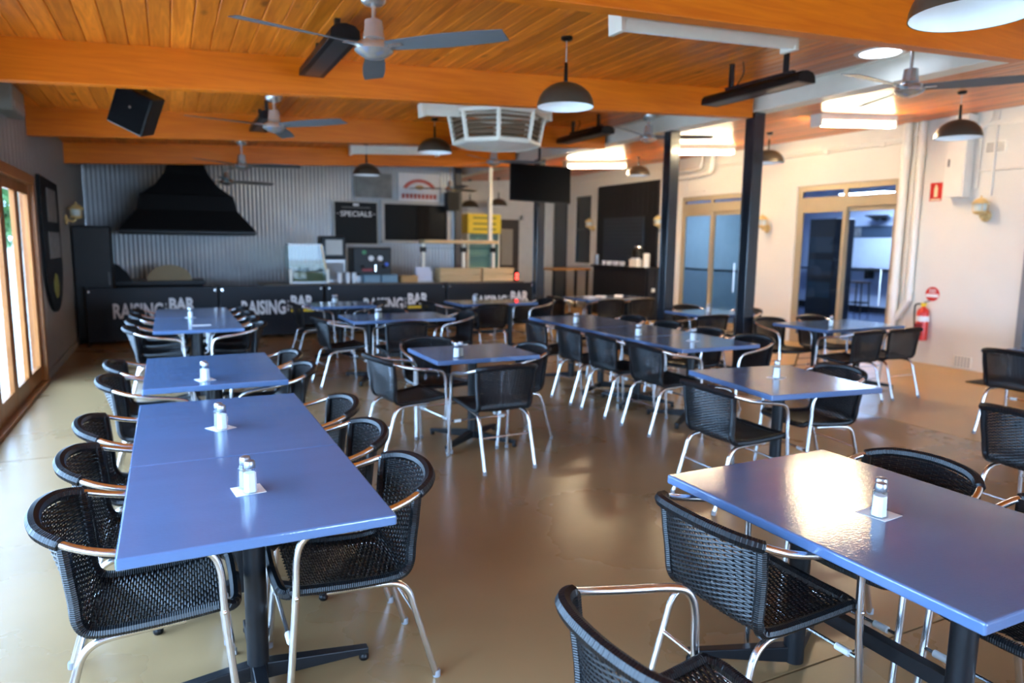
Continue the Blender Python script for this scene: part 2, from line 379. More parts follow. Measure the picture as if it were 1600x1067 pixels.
# ---- room beyond the sliding doors
struct(B(9.76, 16.1, 5.3, 16.2, -.02, .0).build('floor_side_room', BLUEFL), 'blue-grey vinyl floor of the room beyond')
struct(B(9.76, 16.1, 5.3, 16.2, 2.9, 2.98).build('ceiling_side_room', COOLW))
struct(B(16.0, 16.1, 5.3, 16.2, 0, 2.9).build('wall_side_far', COOLW)); struct(B(9.76, 16.0, 5.3, 5.4, 0, 2.9).build('wall_side_near', COOLW))
struct(B(9.76, 16.0, 16.1, 16.2, 0, 2.9).build('wall_side_end', COOLW))
pw = struct(B(12.4, 12.5, 12.1, 16.1, 0, 2.9).build('wall_side_partition', COOLW), 'pale blue partition seen through the glass')
B(12.38, 12.4, 12.1, 16.1, 0, 1.0).build('dado', mat('dado_blue', (.34, .40, .52), .5), pw); B(12.37, 12.4, 12.1, 16.1, 1.0, 1.04).build('dado_rail', NAVY, pw)
struct(B(15.94, 16.0, 5.4, 16.1, 0, .15).build('baseboard_side', NAVY))
for q, (x, y) in enumerate(((11.0, 14.2), (14.6, 11.2))):  # glowing panels added to brighten the side room, no known fittings
    t = thing('added_glow_panel', ('added glow panel brightening the room behind the left sliding doors', 'added glow panel brightening the room behind the right sliding doors')[q], 'added light panel', (x, y, 2.9), 0, 'added light panels in the room beyond')
    PM = PANEL if q else PANEL1
    B(-.32, .32, -.62, .62, -.04, 0).build('frame', WHITEP, t); B(-.29, .29, -.59, .59, -.046, -.04).build('glow_sheet', PM, t)
# ---- window to the left of the black kiosk
r = sroot('window_1', 'narrow dark sash window in the cream wall')
f = MB(); a, b, z0, z1 = 15.2, 15.95, 1.15, 2.83
f.box(XR+.02, XR+.08, a, a+.05, z0, z1); f.box(XR+.02, XR+.08, b-.05, b, z0, z1); f.box(XR+.02, XR+.08, a, b, z0, z0+.06); f.box(XR+.02, XR+.08, a, b, z1-.05, z1); f.box(XR+.02, XR+.08, a, b, 1.97, 2.03)
f.build('frame', POSTM, r); B(XR+.05, XR+.056, a+.05, b-.05, z0, z1).build('pane', mat('dark_pane', (.02, .025, .03), .12), r)
B(XR-.06, XR+.02, a-.05, b+.05, z0-.06, z0).build('sill', CREAMP, r)
# dark passage doors
r = sroot('door_34', 'dark door with a glazed panel at the end of the passage'); B(7.8, 8.5, 17.05, 17.1, 0, 2.25).build('leaf', mat('dark_brown_door', (.05, .035, .025), .5), r)
B(7.98, 8.32, 17.035, 17.05, 1.05, 2.0).build('pane', mat('dim_beige_pane', (.35, .31, .25), .3), r); f = MB(); f.box(7.7, 7.8, 17.02, 17.1, 0, 2.35); f.box(8.5, 8.6, 17.02, 17.1, 0, 2.35); f.box(7.7, 8.6, 17.02, 17.1, 2.25, 2.35); f.build('frame', OFFW, r)
struct(B(XR-.05, XR, 16.35, 17.0, 0, 2.85).build('door_35', POSTM, bevel=.01), 'tall dark door leaf on the cream wall')

# ================================================================== POSTS, BACK BAR
for i, (py, lab) in enumerate(((6.33, 'nearest charcoal steel post, right of centre'), (7.83, 'middle charcoal steel post behind the long table'), (11.6, 'farthest charcoal steel post beneath the television'))):
    t = thing('steel_post', lab, 'post', (XP, py, 0), 0, 'charcoal posts under the white steel beam')
    m = MB(); m.box(-.08, .08, -.075, -.06, 0, 3.135); m.box(-.08, .08, .06, .075, 0, 3.135); m.box(-.07, .07, -.06, .06, 0, 3.135)
    m.build('shaft', POSTM, t, bevel=.006); B(-.11, .11, -.11, .11, 0, .012).build('base_plate', POSTM, t)

# ================================================================== CHAIR
def chair_parts():
    side = [(.252, .252, 0), (.249, .232, .22), (.246, .212, .46), (.246, .206, .575), (.249, .180, .638), (.255, .115, .662), (.262, -.01, .68), (.257, -.125, .703), (.232, -.212, .73), (.172, -.272, .748), (.088, -.300, .757), (0, -.308, .76)]
    path = smooth_path(side+[(-x, y, z) for x, y, z in side[-2::-1]], 6)
    P = {}
    P['frame'] = MB().tube(path, .0125, 10).mesh('chair_frame', ALU, True)
    top = [p for p in path if abs(p.x) < .236 and p.z > .70 and p.y < -.15]
    def ribbed(pts, r, pitch, n=8, closed=False):
        L = [0]
        for a, b in zip(pts, pts[1:]): L.append(L[-1]+(b-a).length)
        N = int(L[-1]/pitch)*2; out = []; j = 0
        for i in range(N+1):
            d = L[-1]*i/N
            while j < len(L)-2 and L[j+1] < d: j += 1
            t = (d-L[j])/max(1e-9, L[j+1]-L[j]); out.append(pts[j].lerp(pts[j+1], t))
        return MB().tube(out, [r if i % 2 else r-.0016 for i in range(N+1)], n)
    P['top_wrap'] = ribbed(top, .0215, .0075).mesh('top_wrap', WICK, True)
    # woven shell: profile from the front of the seat to the top of the back
    prof = smooth_path([(0, .215, .437), (0, .12, .425), (0, .0, .415), (0, -.11, .413), (0, -.172, .426), (0, -.208, .468), (0, -.232, .55), (0, -.264, .65), (0, -.296, .748)], 8)
    Ls = [0]
    for a, b in zip(prof, prof[1:]): Ls.append(Ls[-1]+(b-a).length)
    TOT = Ls[-1]
    def at(s):
        s = max(0, min(TOT, s)); j = 0
        while j < len(Ls)-2 and Ls[j+1] < s: j += 1
        t = (s-Ls[j])/(Ls[j+1]-Ls[j]); p = prof[j].lerp(prof[j+1], t); d = (prof[j+1]-prof[j]).normalized(); return p, Vector((0, d.z, -d.y))*-1
    def S(s, u, off=0):
        p, nn = at(s); t = max(0, min(1, (s-.36)/(TOT-.36))); w_ = .213-.014*math.sin(min(1, s/TOT*1.2)*PI)+.012*t
        return Vector((w_*u, p.y+.085*t*u*u, p.z-.016*t*u*u+(1-t)*.010*u*u))+nn*off
    NR = 16; PIT = .0088
    seat, back = MB(), MB(); SPL = .41
    rows = int(TOT/PIT)
    for j in range(1, rows):
        s = j*PIT; tgt = seat if s < SPL else back; pts = []
        us = [-1+2*k/(2*(NR+1)) for k in range(2*(NR+1)+1)]
        b = len(tgt.v)
        for k, u in enumerate(us):
            rib = k//2; off = 0 if k % 2 else (.0034 if (rib+j) % 2 else -.0034)
            if u in (-1, 1): off = 0
            hw = .0044
            for ds, do in ((-hw, 0), (0, .0028), (hw, 0), (0, -.0028)): tgt.v.append(tuple(S(s+ds, u, off+do)))
            if k:
                for q in range(4):
                    r_ = (q+1) % 4; tgt.f.append((b+(k-1)*4+q, b+(k-1)*4+r_, b+k*4+r_, b+k*4+q))
    for k in range(1, NR+1):
        u = -1+2*k/(NR+1)
        for tgt, a, e in ((seat, 0, SPL), (back, SPL-.01, TOT)):
            n = 22; tgt.tube([S(a+(e-a)*i/n, u) for i in range(n+1)], .0022, 4, False)
    P['seat'] = seat.mesh('woven_seat', WICK, True); P['backrest'] = back.mesh('woven_back', WICK, True)
    edge = [S(TOT*i/60, 1) for i in range(60, -1, -1)]
    front = [Vector((x, y, z)) for x, y, z in ((.206, .232, .436), (.19, .246, .435), (.16, .252, .434), (.08, .255, .431), (0, .256, .430))]
    rim = edge+front+[Vector((-p.x, p.y, p.z)) for p in front[-2::-1]]+[Vector((-p.x, p.y, p.z)) for p in edge[::-1]]
    P['rim'] = ribbed(rim, .019, .007).mesh('rim', WICK, True)
    for sgn in (-1, 1):
        rl = smooth_path([(sgn*.175, .1, .402), (sgn*.185, -.08, .398), (sgn*.193, -.15, .388), (sgn*.197, -.188, .35), (sgn*.199, -.212, .27), (sgn*.201, -.29, 0)], 5)
        P['rear_leg%d' % sgn] = MB().tube(rl, .0125, 10).mesh('rear_leg', ALU, True)
    P['rear_stretcher'] = MB().tube([(-.2, -.222, .245), (.2, -.222, .245)], .0065, 8).mesh('rear_stretcher', ALU, True)
    P['front_stretcher'] = MB().tube([(-.249, .23, .27), (.249, .23, .27)], .0075, 8).mesh('front_stretcher', ALU, True)
    P['spacer'] = MB().tube([(-.026, 0, 0), (.026, 0, 0)], .0125, 10).mesh('spacer', mat('white_plastic', (.8, .8, .78), .45), True)
    P['bolt'] = MB().lathe([(.007, 0), (.007, .004), (.003, .007), (0, .007)], 8, ax=0).mesh('bolt', CHROME, True)
    P['foot_cap'] = MB().lathe([(.0145, 0), (.0145, .022), (.0128, .026)], 10).mesh('foot_cap', mat('grey_plastic', (.25, .25, .26), .5), True)
    return P
CP = chair_parts()
def make_chair():
    t = thing('woven_armchair', 'x', 'chair')
    for k in ('frame', 'seat', 'backrest', 'rim', 'top_wrap', 'rear_stretcher'): link(k, CP[k], t)
    for s in (-1, 1): link('rear_leg', CP['rear_leg%d' % s], t)
    fs = link('front_stretcher', CP['front_stretcher'], t)
    for s in (-1, 1): link('spacer', CP['spacer'], fs, loc=(s*.185, .23, .27))
    for s in (-1, 1):
        o = link('bolt', CP['bolt'], t, loc=(s*.256, .213, .44)); o.rotation_euler.z = 0 if s > 0 else PI
        link('foot_cap', CP['foot_cap'], t, loc=(s*.252, .252, 0)); link('foot_cap', CP['foot_cap'], t, loc=(s*.201, -.29, 0))
    return t
CH0 = make_chair(); ch_used = [False]
def chair(bx, by, ang, label):
    """back-top centre at (bx,by), facing direction ang (degrees, 0 = +X)"""
    a = math.radians(ang); o = CH0 if not ch_used[0] else copy_tree(CH0); ch_used[0] = True
    o.location = (bx+.3*math.cos(a), by+.3*math.sin(a), 0); o.rotation_euler = (0, 0, a-PI/2)
    o['label'] = label; o['category'] = 'chair'; o['group'] = 'black woven armchairs with aluminium frames'

# ================================================================== TABLE
def leg_mesh(L, nm):
    m = MB()
    m.v = [(0, -.024, .03), (0, .024, .03), (0, .024, .095), (0, -.024, .095), (L, -.018, .028), (L, .018, .028), (L, .018, .052), (L, -.018, .052)]
    m.f = [(0, 1, 2, 3), (4, 5, 6, 7), (0, 1, 5, 4), (1, 2, 6, 5), (2, 3, 7, 6), (3, 0, 4, 7)]
    return m.mesh(nm, POWDER)
LEG = leg_mesh(.40, 'base_leg')
POLE = MB().lathe([(.038, .03), (.038, .70)], 18).mesh('pole', POWDER, True)
PADM = MB().lathe([(.016, 0), (.02, .006), (.02, .018), (.01, .03)], 10).mesh('foot_pad', PLAST, True)
PLATE = B(-.16, .16, -.16, .16, .697, .706).mesh('top_plate', POWDER)
tops = {}
def table(x, y, sx, sy, label, rz=0., twin=None, base=40., group='blue-grey laminate tables'):
    t = thing('cafe_table', label, 'table', (x, y, 0), math.radians(rz), group)
    key = (sx, sy)
    if key not in tops: tops[key] = B(-sx/2, sx/2, -sy/2, sy/2, .705, .74).mesh('tabletop', TABLE)
    link('tabletop', tops[key], t, .007)
    def leg(px, py, a):
        l = link('leg', LEG, t, .004, (px, py, 0)); l.rotation_euler.z = a
        link('foot_pad', PADM, t, loc=(px+.385*math.cos(a), py+.385*math.sin(a), 0))
    if twin:
        L = (sy if twin == 'y' else sx)/2-.28
        for s in (-1, 1):
            px, py = (0, s*L) if twin == 'y' else (s*L, 0)
            link('pole', POLE, t, loc=(px, py, 0)); link('top_plate', PLATE, t, loc=(px, py, 0))
            ax = math.atan2(py, px)
            for q in (-1, 1): leg(px, py, ax+q*math.radians(60))
        if twin == 'y': B(-.02, .02, -L, L, .26, .31).build('stretcher', POWDER, t)
        else: B(-L, L, -.02, .02, .26, .31).build('stretcher', POWDER, t)
    else:
        link('pole', POLE, t); link('top_plate', PLATE, t)
        for q in range(4): leg(0, 0, math.radians(base)+q*PI/2)
    return t
table(.225, 2.52, .79, .868, 'blue square table in front, nearest of the left row', base=0)
table(.225, 3.53, .79, 1.14, 'blue table pushed against the nearest left table, shaker pair on it', twin='y')
table(.24, 5.12, .82, 1.2, 'blue table alone in the middle of the left row', twin='y')
table(.25, 8.02, .82, 1.2, 'blue table of the far left row, nearer of two joined', twin='y')
table(.25, 9.23, .82, 1.2, 'blue table at the far left end nearest the banners', twin='y')
table(2.18, 5.18, .86, .72, 'square table standing alone in the centre of the room', base=-52)
table(2.40, 8.03, 1.2, .78, 'table behind the central square table, before the banners', twin='x')
table(2.15, 9.92, .84, .80, 'small table close to the second banner, left of centre', base=20)
table(4.36, 9.66, 1.22, .76, 'table close to the third and fourth banners', twin='x')
table(4.30, 5.02, .88, .80, 'nearest section of the long table right of centre', base=35)
table(4.30, 5.83, .88, .80, 'middle section of the long table right of centre', base=30)
table(4.30, 6.84, .88, 1.2, 'far section of the long table right of centre', twin='y')
table(3.62, 3.34, .84, .88, 'slightly turned square table between long table and front right table', rz=-7, base=10)
table(2.09, 1.47, .84, 1.17, 'large glossy table in the front right corner', twin='y')
table(6.88, 5.55, 1.26, .76, 'table before the right sliding door', twin='x')
table(6.45, 7.22, .88, .76, 'table between the two nearer charcoal posts', base=15)
table(6.63, 9.88, 1.3, .80, 'far table in front of the black kiosk counter', twin='x')
table(7.06, 3.25, .84, .72, 'table cut off by the right edge of the picture', base=30)

CL = 'black woven armchair with silver arms, '
for y, s in ((2.52, 'at the left of the nearest blue table'), (3.12, 'left of second blue table, nearer of its two'), (3.69, 'left of second blue table, farther of its two'),
             (4.83, 'left of third blue table, nearer one'), (5.42, 'left of third blue table, farther one'), (7.62, 'left far row, nearest of four'), (8.24, 'left far row, second of four'), (8.9, 'left far row, third of four'), (9.5, 'left far row, last by the banner')):
    chair(-.40, y, random.uniform(-3, 3), CL+s)
for x, y, s in ((.84, 2.50, 'at the right of the nearest blue table'), (.845, 3.10, 'right of second blue table, nearer of its two'), (.86, 3.69, 'right of second blue table, farther of its two'),
             (.86, 4.88, 'right of third blue table, nearer one'), (.86, 5.48, 'right of third blue table, farther one'), (.87, 7.63, 'right of far left row, nearest of four'), (.865, 8.25, 'right of far left row, second of four'), (.87, 8.87, 'right of far left row, third of four'), (.865, 9.48, 'right of far left row, last by the banner')):
    chair(x, y, 180+random.uniform(-3, 3), CL+s)
for bx, by, a, s in (
    (1.31, 5.08, 8, 'left of the central square table'), (2.12, 4.32, 92, 'near side of central square table'), (2.80, 5.17, 184, 'right of the central square table'), (2.02, 5.93, 270, 'far side of the central square table'),
    (1.43, 7.93, 4, 'left end of the table behind the central one'), (2.30, 7.20, 92, 'near side of table behind the central one'), (3.36, 8.0, 182, 'right end of the table behind the central one'), (2.5, 8.85, 270, 'far side of the table behind the central one'),
    (1.50, 9.97, 3, 'left of the small table by the second banner'), (2.80, 9.95, 180, 'right of the small table by the second banner'),
    (3.32, 9.76, 6, 'left of the table by third banner'), (4.10, 8.90, 92, 'near side of the table by third banner'), (5.33, 9.58, 183, 'right of the table by fourth banner'),
    (3.58, 4.88, 0, 'left side of long table, nearest of four'), (3.58, 5.56, 1, 'left side of long table, second of four'), (3.58, 6.17, -1, 'left side of long table, third of four'), (3.56, 6.86, 0, 'left side of long table, farthest of four'),
    (5.04, 4.92, 181, 'right side of long table, nearest of four'), (5.04, 5.55, 180, 'right side of long table, second of four'), (5.04, 6.20, 179, 'right side of long table, third of four'), (5.04, 6.86, 180, 'right side of long table, farthest of four'),
    (2.88, 3.30, -2, 'left of the slightly turned square table'), (4.30, 3.36, 172, 'right of the slightly turned square table'),
    (6.50, 4.78, 92, 'near side of sliding-door table, left one'), (7.08, 4.79, 88, 'near side of sliding-door table, right one'), (6.42, 6.22, 268, 'far side of sliding-door table, left one'), (7.12, 6.22, 270, 'far side of sliding-door table, right one'),
    (1.44, 1.66, 0, 'tucked under the left side of the front right table'), (.79, 1.20, 0, 'cut off by the bottom edge, pulled away from table'), (2.74, 1.72, 182, 'behind the front right table, back rim visible'), (2.76, 1.12, 180, 'at the right picture edge behind front right table'),
    (6.30, 3.42, 0, 'at the right picture edge by the cut off table'), (3.98, 2.08, -3, 'at the right picture edge, large and empty'),
    (6.05, 6.62, 88, 'near side of the table between two posts'), (7.22, 7.22, 182, 'right of the table between two posts'), (6.62, 7.98, 268, 'far side of the table between two posts'),
    (6.25, 9.15, 90, 'near side of the kiosk table, left one'), (6.86, 9.15, 92, 'near side of the kiosk table, right one'), (5.60, 10.0, 2, 'left end of the kiosk table')):
    chair(bx, by, a, CL+s)

# ================================================================== SHAKERS AND NAPKINS
def oct_(r, c): return [(r, c), (c, r), (-c, r), (-r, c), (-r, -c), (-c, -r), (c, -r), (r, -c)]
def facet(prof):
    m = MB()
    for r, z in prof: m.v += [(x, y, z) for x, y in oct_(r, r*.55)]
    for i in range(len(prof)-1):
        for k in range(8): l = (k+1) % 8; m.f.append((i*8+k, i*8+l, i*8+8+l, i*8+8+k))
    m.f += [tuple(range(8))[::-1], tuple(range(len(prof)*8-8, len(prof)*8))]; return m
SG = facet([(.021, 0), (.0215, .004), (.019, .062), (.014, .074), (.013, .08)]).mesh('jar', GLASSG)
SGL = MATS['clear_glass']; SG.materials.clear(); SG.materials.append(SGL)
CAPM = mat('shaker_cap_steel', (.42, .42, .44), .34, .85)
SCAP = MB().lathe([(.0155, .076), (.0165, .078), (.0165, .092), (.0145, .098), (.008, .101), (0, .102)], 18).mesh('cap', CAPM, True)
SC1 = facet([(.017, .004), (.0155, .062)]).mesh('contents', SALT); SC2 = facet([(.017, .004), (.0158, .056)]).mesh('contents', PEPPER)
NAP = B(-.05, .05, -.05, .05, 0, .0012).mesh('paper_napkin', PAPER)
def shaker(x, y, salt, where, rz):
    nm = 'salt_shaker' if salt else 'pepper_shaker'
    t = thing(nm, ('glass salt shaker with chrome cap on ' if salt else 'glass pepper shaker with chrome cap on ')+where, 'shaker', (x, y, .7416), rz, 'salt and pepper shakers'); t.scale = (1.14, 1.14, 1.14)
    link('jar', SG, t); link('cap', SCAP, t); link('contents', SC1 if salt else SC2, t)
SH = [(2.054, 1.448, 'the front right table'), (.214, 2.513, 'the nearest left blue table'), (.184, 3.436, 'the second left blue table'), (.174, 4.70, 'the third left blue table'), (.199, 8.62, 'the far left joined tables'),
      (1.968, 4.95, 'the central square table'), (2.138, 7.85, 'the table behind the central one'), (2.12, 10.1, 'the small table by the second banner'), (4.15, 9.75, 'the table by third banner'),
      (4.05, 6.655, 'the far end of the long table'), (4.05, 5.5, 'the middle of the long table'), (4.32, 5.03, 'the near end of the long table'), (3.62, 3.37, 'the slightly turned square table'), (6.42, 7.2, 'the table between two posts'), (6.6, 5.42, 'the table before the sliding door')]
for i, (x, y, wh) in enumerate(SH):
    va = math.atan2(y, x) if i in (0, 12) else (math.radians(100) if i < 5 else math.radians(35))
    dx, dy = .028*math.cos(va), .028*math.sin(va)
    shaker(x-dx, y-dy, True, wh, .2*i); shaker(x+dx, y+dy, False, wh, .25*i+.3)
    if i in (0, 1, 2, 3, 4, 11, 12):
        n = link('paper_napkin', NAP, loc=(x, y, .7403)); n.rotation_euler.z = (.1, .12, .5, .3, .2, 0, 0, 0, 0, 0, 0, .6, .4)[i]
        tag(n, 'small white paper napkin under the shakers on '+wh, 'napkin', 'napkins under shakers')
tag(link('table_card', B(-.09, .09, -.04, .04, 0, .002).mesh('table_card', PAPER), loc=(.28, 7.8, .7405)), 'white card lying flat on the far left table', 'card')
for i, x in enumerate((6.3, 6.55, 6.95)):
    t = thing('folded_napkin', 'folded white napkin on the kiosk table, '+('left', 'middle', 'right')[i]+' of three', 'napkin', (x, 9.95+.05*i, .7405), .4*i, 'napkins on the kiosk table')
    MB().prism([(-.1, 0), (.1, 0), (.06, .02), (-.05, .024)], -.06, .06, 1).build('cloth', PAPER, t)

# ================================================================== CEILING FITTINGS
BL = MB()
for i in range(9):
    u = i/8; r = .10+u*.77; wv = .052+.028*min(1, u*2)-.012*max(0, u-.8)*5; tw = -math.radians(16-6*u)
    for sx in (-1, 1):
        for dz in (0, .004): BL.v.append((r, sx*wv*math.cos(tw), sx*wv*math.sin(tw)+dz))
    if i:
        b = i*4; a = b-4; BL.f += [(a, b, b+2, a+2), (a+1, a+3, b+3, b+1), (a, a+1, b+1, b), (a+2, b+2, b+3, a+3)]
BL.f += [(0, 2, 3, 1), (32, 33, 35, 34)]
BLM = BL.mesh('blade', STEELD, True)
IRON = B(.06, .2, -.03, .03, -.004, .0).mesh('blade_bracket', NICKEL)
def fan(x, y, z, label, ang=72, top=None, spec=None):
    top = top or zc(x); t = thing('ceiling_fan', label, 'ceiling fan', (x, y, z), 0, 'brushed metal three-blade ceiling fans')
    H = top-z
    MB().lathe([(.05, H-.075), (.075, H-.06), (.09, H-.02), (.092, H)], 20).build('canopy', NICKEL, t, True)
    MB().lathe([(.0135, .11), (.0135, H-.05)], 10).build('rod', NICKEL, t, True)
    MB().lathe([(.04, .19), (.055, .185), (.066, .08), (.05, .06)], 24).build('motor_collar', NICKEL, t, True)
    MB().lathe([(.06, .07), (.1, .055), (.118, .03), (.12, .005), (.1, -.012), (.06, -.035), (.02, -.045), (0, -.046)], 28).build('motor_housing', NICKEL, t, True)
    for k in range(3):
        b = link('blade', BLM, t); b.rotation_euler.z = math.radians(ang+120*k); b.location.z = .03
        c = link('blade_bracket', IRON, b)
fan(1.22, 4.5, 2.775, 'nearest three-blade ceiling fan at the top of the picture', 75)
fan(1.08, 7.96, 2.775, 'ceiling fan between the first and second timber beams', 72)
fan(1.10, 11.75, 2.72, 'ceiling fan before the third timber beam', 100)
fan(1.02, 13.7, 2.62, 'dim ceiling fan in front of the black hood', 20)
fan(5.98, 8.07, 3.04, 'ceiling fan beside the middle charcoal post', 330)
fan(5.76, 4.12, 2.93, 'ceiling fan at the upper right below the large beam', -54)
fan(4.95, 10.9, 2.93, 'ceiling fan in front of the television', -20)
fan(5.45, 14.2, 2.72, 'small ceiling fan above the black wall speaker', 30)
def pendant(x, y, zb, label, top=None, r=.225):
    top = top or zc(x); t = thing('pendant_lamp', label, 'pendant lamp', (x, y, zb), 0, 'dark dome pendant lamps')
    hh = r*.84; pr = [(r, 0)]+[(r*math.cos(a*PI/2/10), hh*math.sin(a*PI/2/10)) for a in range(1, 10)]+[(.02, hh)]
    MB().lathe(pr+[(.02, hh+.001)], 36, cap=False).build('shade', BRONZE, t, True)
    pi = [(r-.004, .001)]+[((r-.006)*math.cos(a*PI/2/10), (hh-.006)*math.sin(a*PI/2/10)) for a in range(1, 10)]+[(0, hh-.006)]
    MB().lathe(pi, 36, cap=False).build('lining', SHADEIN, t, True)
    MB().lathe([(.014, hh), (.016, hh+.01), (.013, hh+.14), (.006, hh+.15)], 12).build('stem', PLAST, t, True)
    MB().lathe([(.004, hh+.14), (.004, top-zb-.02)], 6).build('cord', mat('grey_cord', (.45, .44, .42), .5), t)
    MB().lathe([(.03, top-zb-.03), (.045, top-zb-.02), (.045, top-zb)], 16).build('ceiling_rose', PLAST, t, True)
    MB().lathe([(0, .06), (.03, .075), (.035, .11), (.02, .15)], 12).build('bulb', BULB, t, True)
pendant(2.89, 5.0, 2.68, 'nearest whole dome pendant, above the central table')
pendant(3.25, 9.04, 2.79, 'dome pendant left of the octagonal cooler vent')
pendant(3.02, 11.7, 2.70, 'dome pendant before the corrugated wall')
pendant(8.1, 11.2, 2.92, 'small dome pendant before the black kiosk', zr(8.1))
pendant(7.5, 4.77, 2.76, 'dome pendant at upper right before the meter box', zr(7.5))
pendant(8.0, 7.87, 2.83, 'dome pendant half hidden by the nearest post', zr(8.0))
pendant(2.85, 1.8, 2.50, 'large close dome pendant cut off by the top right corner')
pendant(7.55, 16.3, 2.55, 'dark dome pendant in the passage', zr(7.55))
pendant(6.9, 16.6, 2.5, 'dim dome pendant deepest in the passage', zr(6.9))
def heater(x, y0, y1, z, label, tilt=0):
    t = thing('radiant_heater', label, 'heater', (x, (y0+y1)/2, z), 0, 'black ceiling strip heaters'); L = (y1-y0)/2
    pr = [(-.1, -.035), (.1, -.035), (.095, .02), (.065, .05), (0, .062), (-.065, .05), (-.095, .02)]
    MB().prism(pr, -L, L, 1).build('body', PLAST, t, bevel=.006)
    B(-.06, .06, -L+.04, L-.04, -.036, -.03).build('grille', mat('heater_grille', (.05, .052, .055), .3, .6), t)
    B(-.02, .02, -L*.75, L*.6, .062, .09).build('channel', POWDER, t)
    for yy in (-L*.6, L*.5): B(-.018, .018, yy-.018, yy+.018, .08, zc(x)-z).build('hanger', POWDER, t)
    MB().tube(smooth_path([(.03, L*.45, .09), (.06, L*.35, .2), (.02, L*.3, zc(x)-z)], 4), .006, 6).build('cable', PLAST, t, True)
heater(4.88, 4.42, 5.62, 3.01, 'black strip heater near the nearest charcoal post')
heater(5.25, 7.95, 9.15, 3.09, 'black strip heater behind the nearest whole dome pendant')
heater(1.13, 4.86, 6.1, 2.97, 'black strip heater behind the nearest fan')
heater(1.05, 8.1, 9.15, 2.93, 'black strip heater behind the second fan')
def batten(x0, x1, y, label, lit, topf, drop=0):
    xm = (x0+x1)/2; z = topf(xm); L = (x1-x0)/2; sl = math.atan(.05 if topf is zc else .067)
    t = thing('fluorescent_batten', label, 'light fitting', (xm, y, z-drop), 0, 'fluorescent battens'); t.rotation_euler = (0, -sl, 0)
    MB().prism([(-.085, 0), (.085, 0), (.07, -.075), (-.07, -.075)], -L, L, 0).build('body', WHITEP, t, bevel=.003)
    for s in (-1, 1): B(s*L-.02, s*L+.02, -.08, .08, -.15, .0).build('end_cap', WHITEP, t, bevel=.004)
    MB().lathe([(.028 if lit else .017, -L+.02), (.028 if lit else .017, L-.02)], 14, (0, 0, -.115), 0).build('tube', TUBE if lit else TUBEOFF, t, True)
    if not lit: MB().prism([(-.1, -.075), (-.06, -.14), (-.056, -.14), (-.092, -.075)], -L+.02, L-.02, 0).build('reflector', WHITEP, t)
batten(2.88, 4.52, 4.3, 'unlit white batten at the top of the picture', False, zc)
batten(2.73, 4.4, 8.05, 'unlit white batten above the octagonal cooler vent', False, zc)
batten(2.86, 4.4, 12.12, 'unlit white batten before the third beam', False, zc)
batten(2.2, 3.7, 13.9, 'unlit white batten close to the corrugated wall', False, zc)
batten(7.15, 8.5, 6.3, 'lit tube at the upper right, nearest of three', True, zr)
batten(7.5, 8.75, 9.45, 'lit tube between the posts, middle of three', True, zr)
batten(6.9, 8.25, 11.9, 'lit tube beside the television, farthest of three', True, zr)
# octagonal cooler vent
t = thing('cooler_vent', 'white octagonal evaporative cooler vent with slatted sides', 'air vent', (3.72, 8.1, 2.82), 0)
R0, R1, HH = .52, .585, .43
def octp(r, z, k): a = PI/8+k*PI/4; return Vector((r*math.cos(a), r*math.sin(a), z))
for k in range(8): MB().tube([octp(R0, 0, k), octp(R1, .34, k)], .028, 6).build('mullion', WHITEP, t)
for nm, r, z in (('lower_ring', R0, .0), ('upper_ring', R1, .34)):
    m = MB(); m.tube([octp(r, z, k) for k in range(8)], .03, 6, closed=True); m.build(nm, WHITEP, t)
m = MB()
for k in range(8): m.v.append(tuple(octp(R0, -.02, k)))
m.v.append((0, 0, -.075)); m.f = [(k, (k+1) % 8, 8) for k in range(8)]
for k in range(8): m.v.append(tuple(octp(R0, .01, k)))
m.f += [tuple(range(9, 17))]+[(k, 9+k, 9+(k+1) % 8, (k+1) % 8) for k in range(8)]
m.build('bottom_pan', CREAMP, t)
for k in range(8):
    for j in range(6):
        u = (j+.5)/6; r = R0+(R1-R0)*u; a, b = octp(r, .34*u, k), octp(r, .34*u, k+1); d = (b-a).normalized(); nrm = Vector((d.y, -d.x, 0))
        q = a+d*.03, b-d*.03; s = MB(); s.v = [tuple(p+nrm*o+Vector((0, 0, h))) for p in q for o, h in ((.012, -.02), (.016, -.016), (-.03, .022), (-.034, .018))]
        s.f = [(0, 1, 2, 3), (4, 5, 6, 7), (0, 1, 5, 4), (1, 2, 6, 5), (2, 3, 7, 6), (3, 0, 4, 7)]; s.build('slat', HIDE, t)
MB().lathe([(.44, .36), (.44, zc(3.72)-2.82)], 8).build('neck', WHITEP, t)
# speaker hung from the beam
t = thing('loudspeaker', 'black loudspeaker hung at a tilt from the ceiling upper left', 'speaker', (-.18, 7.0, 2.70)); t.rotation_euler = (math.radians(14), math.radians(26), math.radians(-20))
B(-.155, .155, -.11, .12, -.17, .17).build('cabinet', PLAST, t, bevel=.015); B(-.14, .14, -.116, -.11, -.155, .155).build('grille', mat('speaker_cloth', (.003, .003, .0035), .9, spec=.1), t)
MB().lathe([(0, 0), (.012, 0), (.012, .003), (0, .003)], 12, (0, -.119, .03), 1).build('badge', CHROME, t)
MB().tube([(0, .05, .16), (.03, .08, .36)], .014).build('bracket', POWDER, t)
t = thing('wall_box', 'pale wall-mounted box high on the left wall', 'wall box', (XL+.005, 8.0, 2.72)); B(0, .14, -.3, .3, 0, .24).build('housing', mat('dim_grey_box', (.20, .20, .17), .5), t, bevel=.02); B(.14, .146, -.25, .25, .03, .1).build('louvre', CLAD, t)

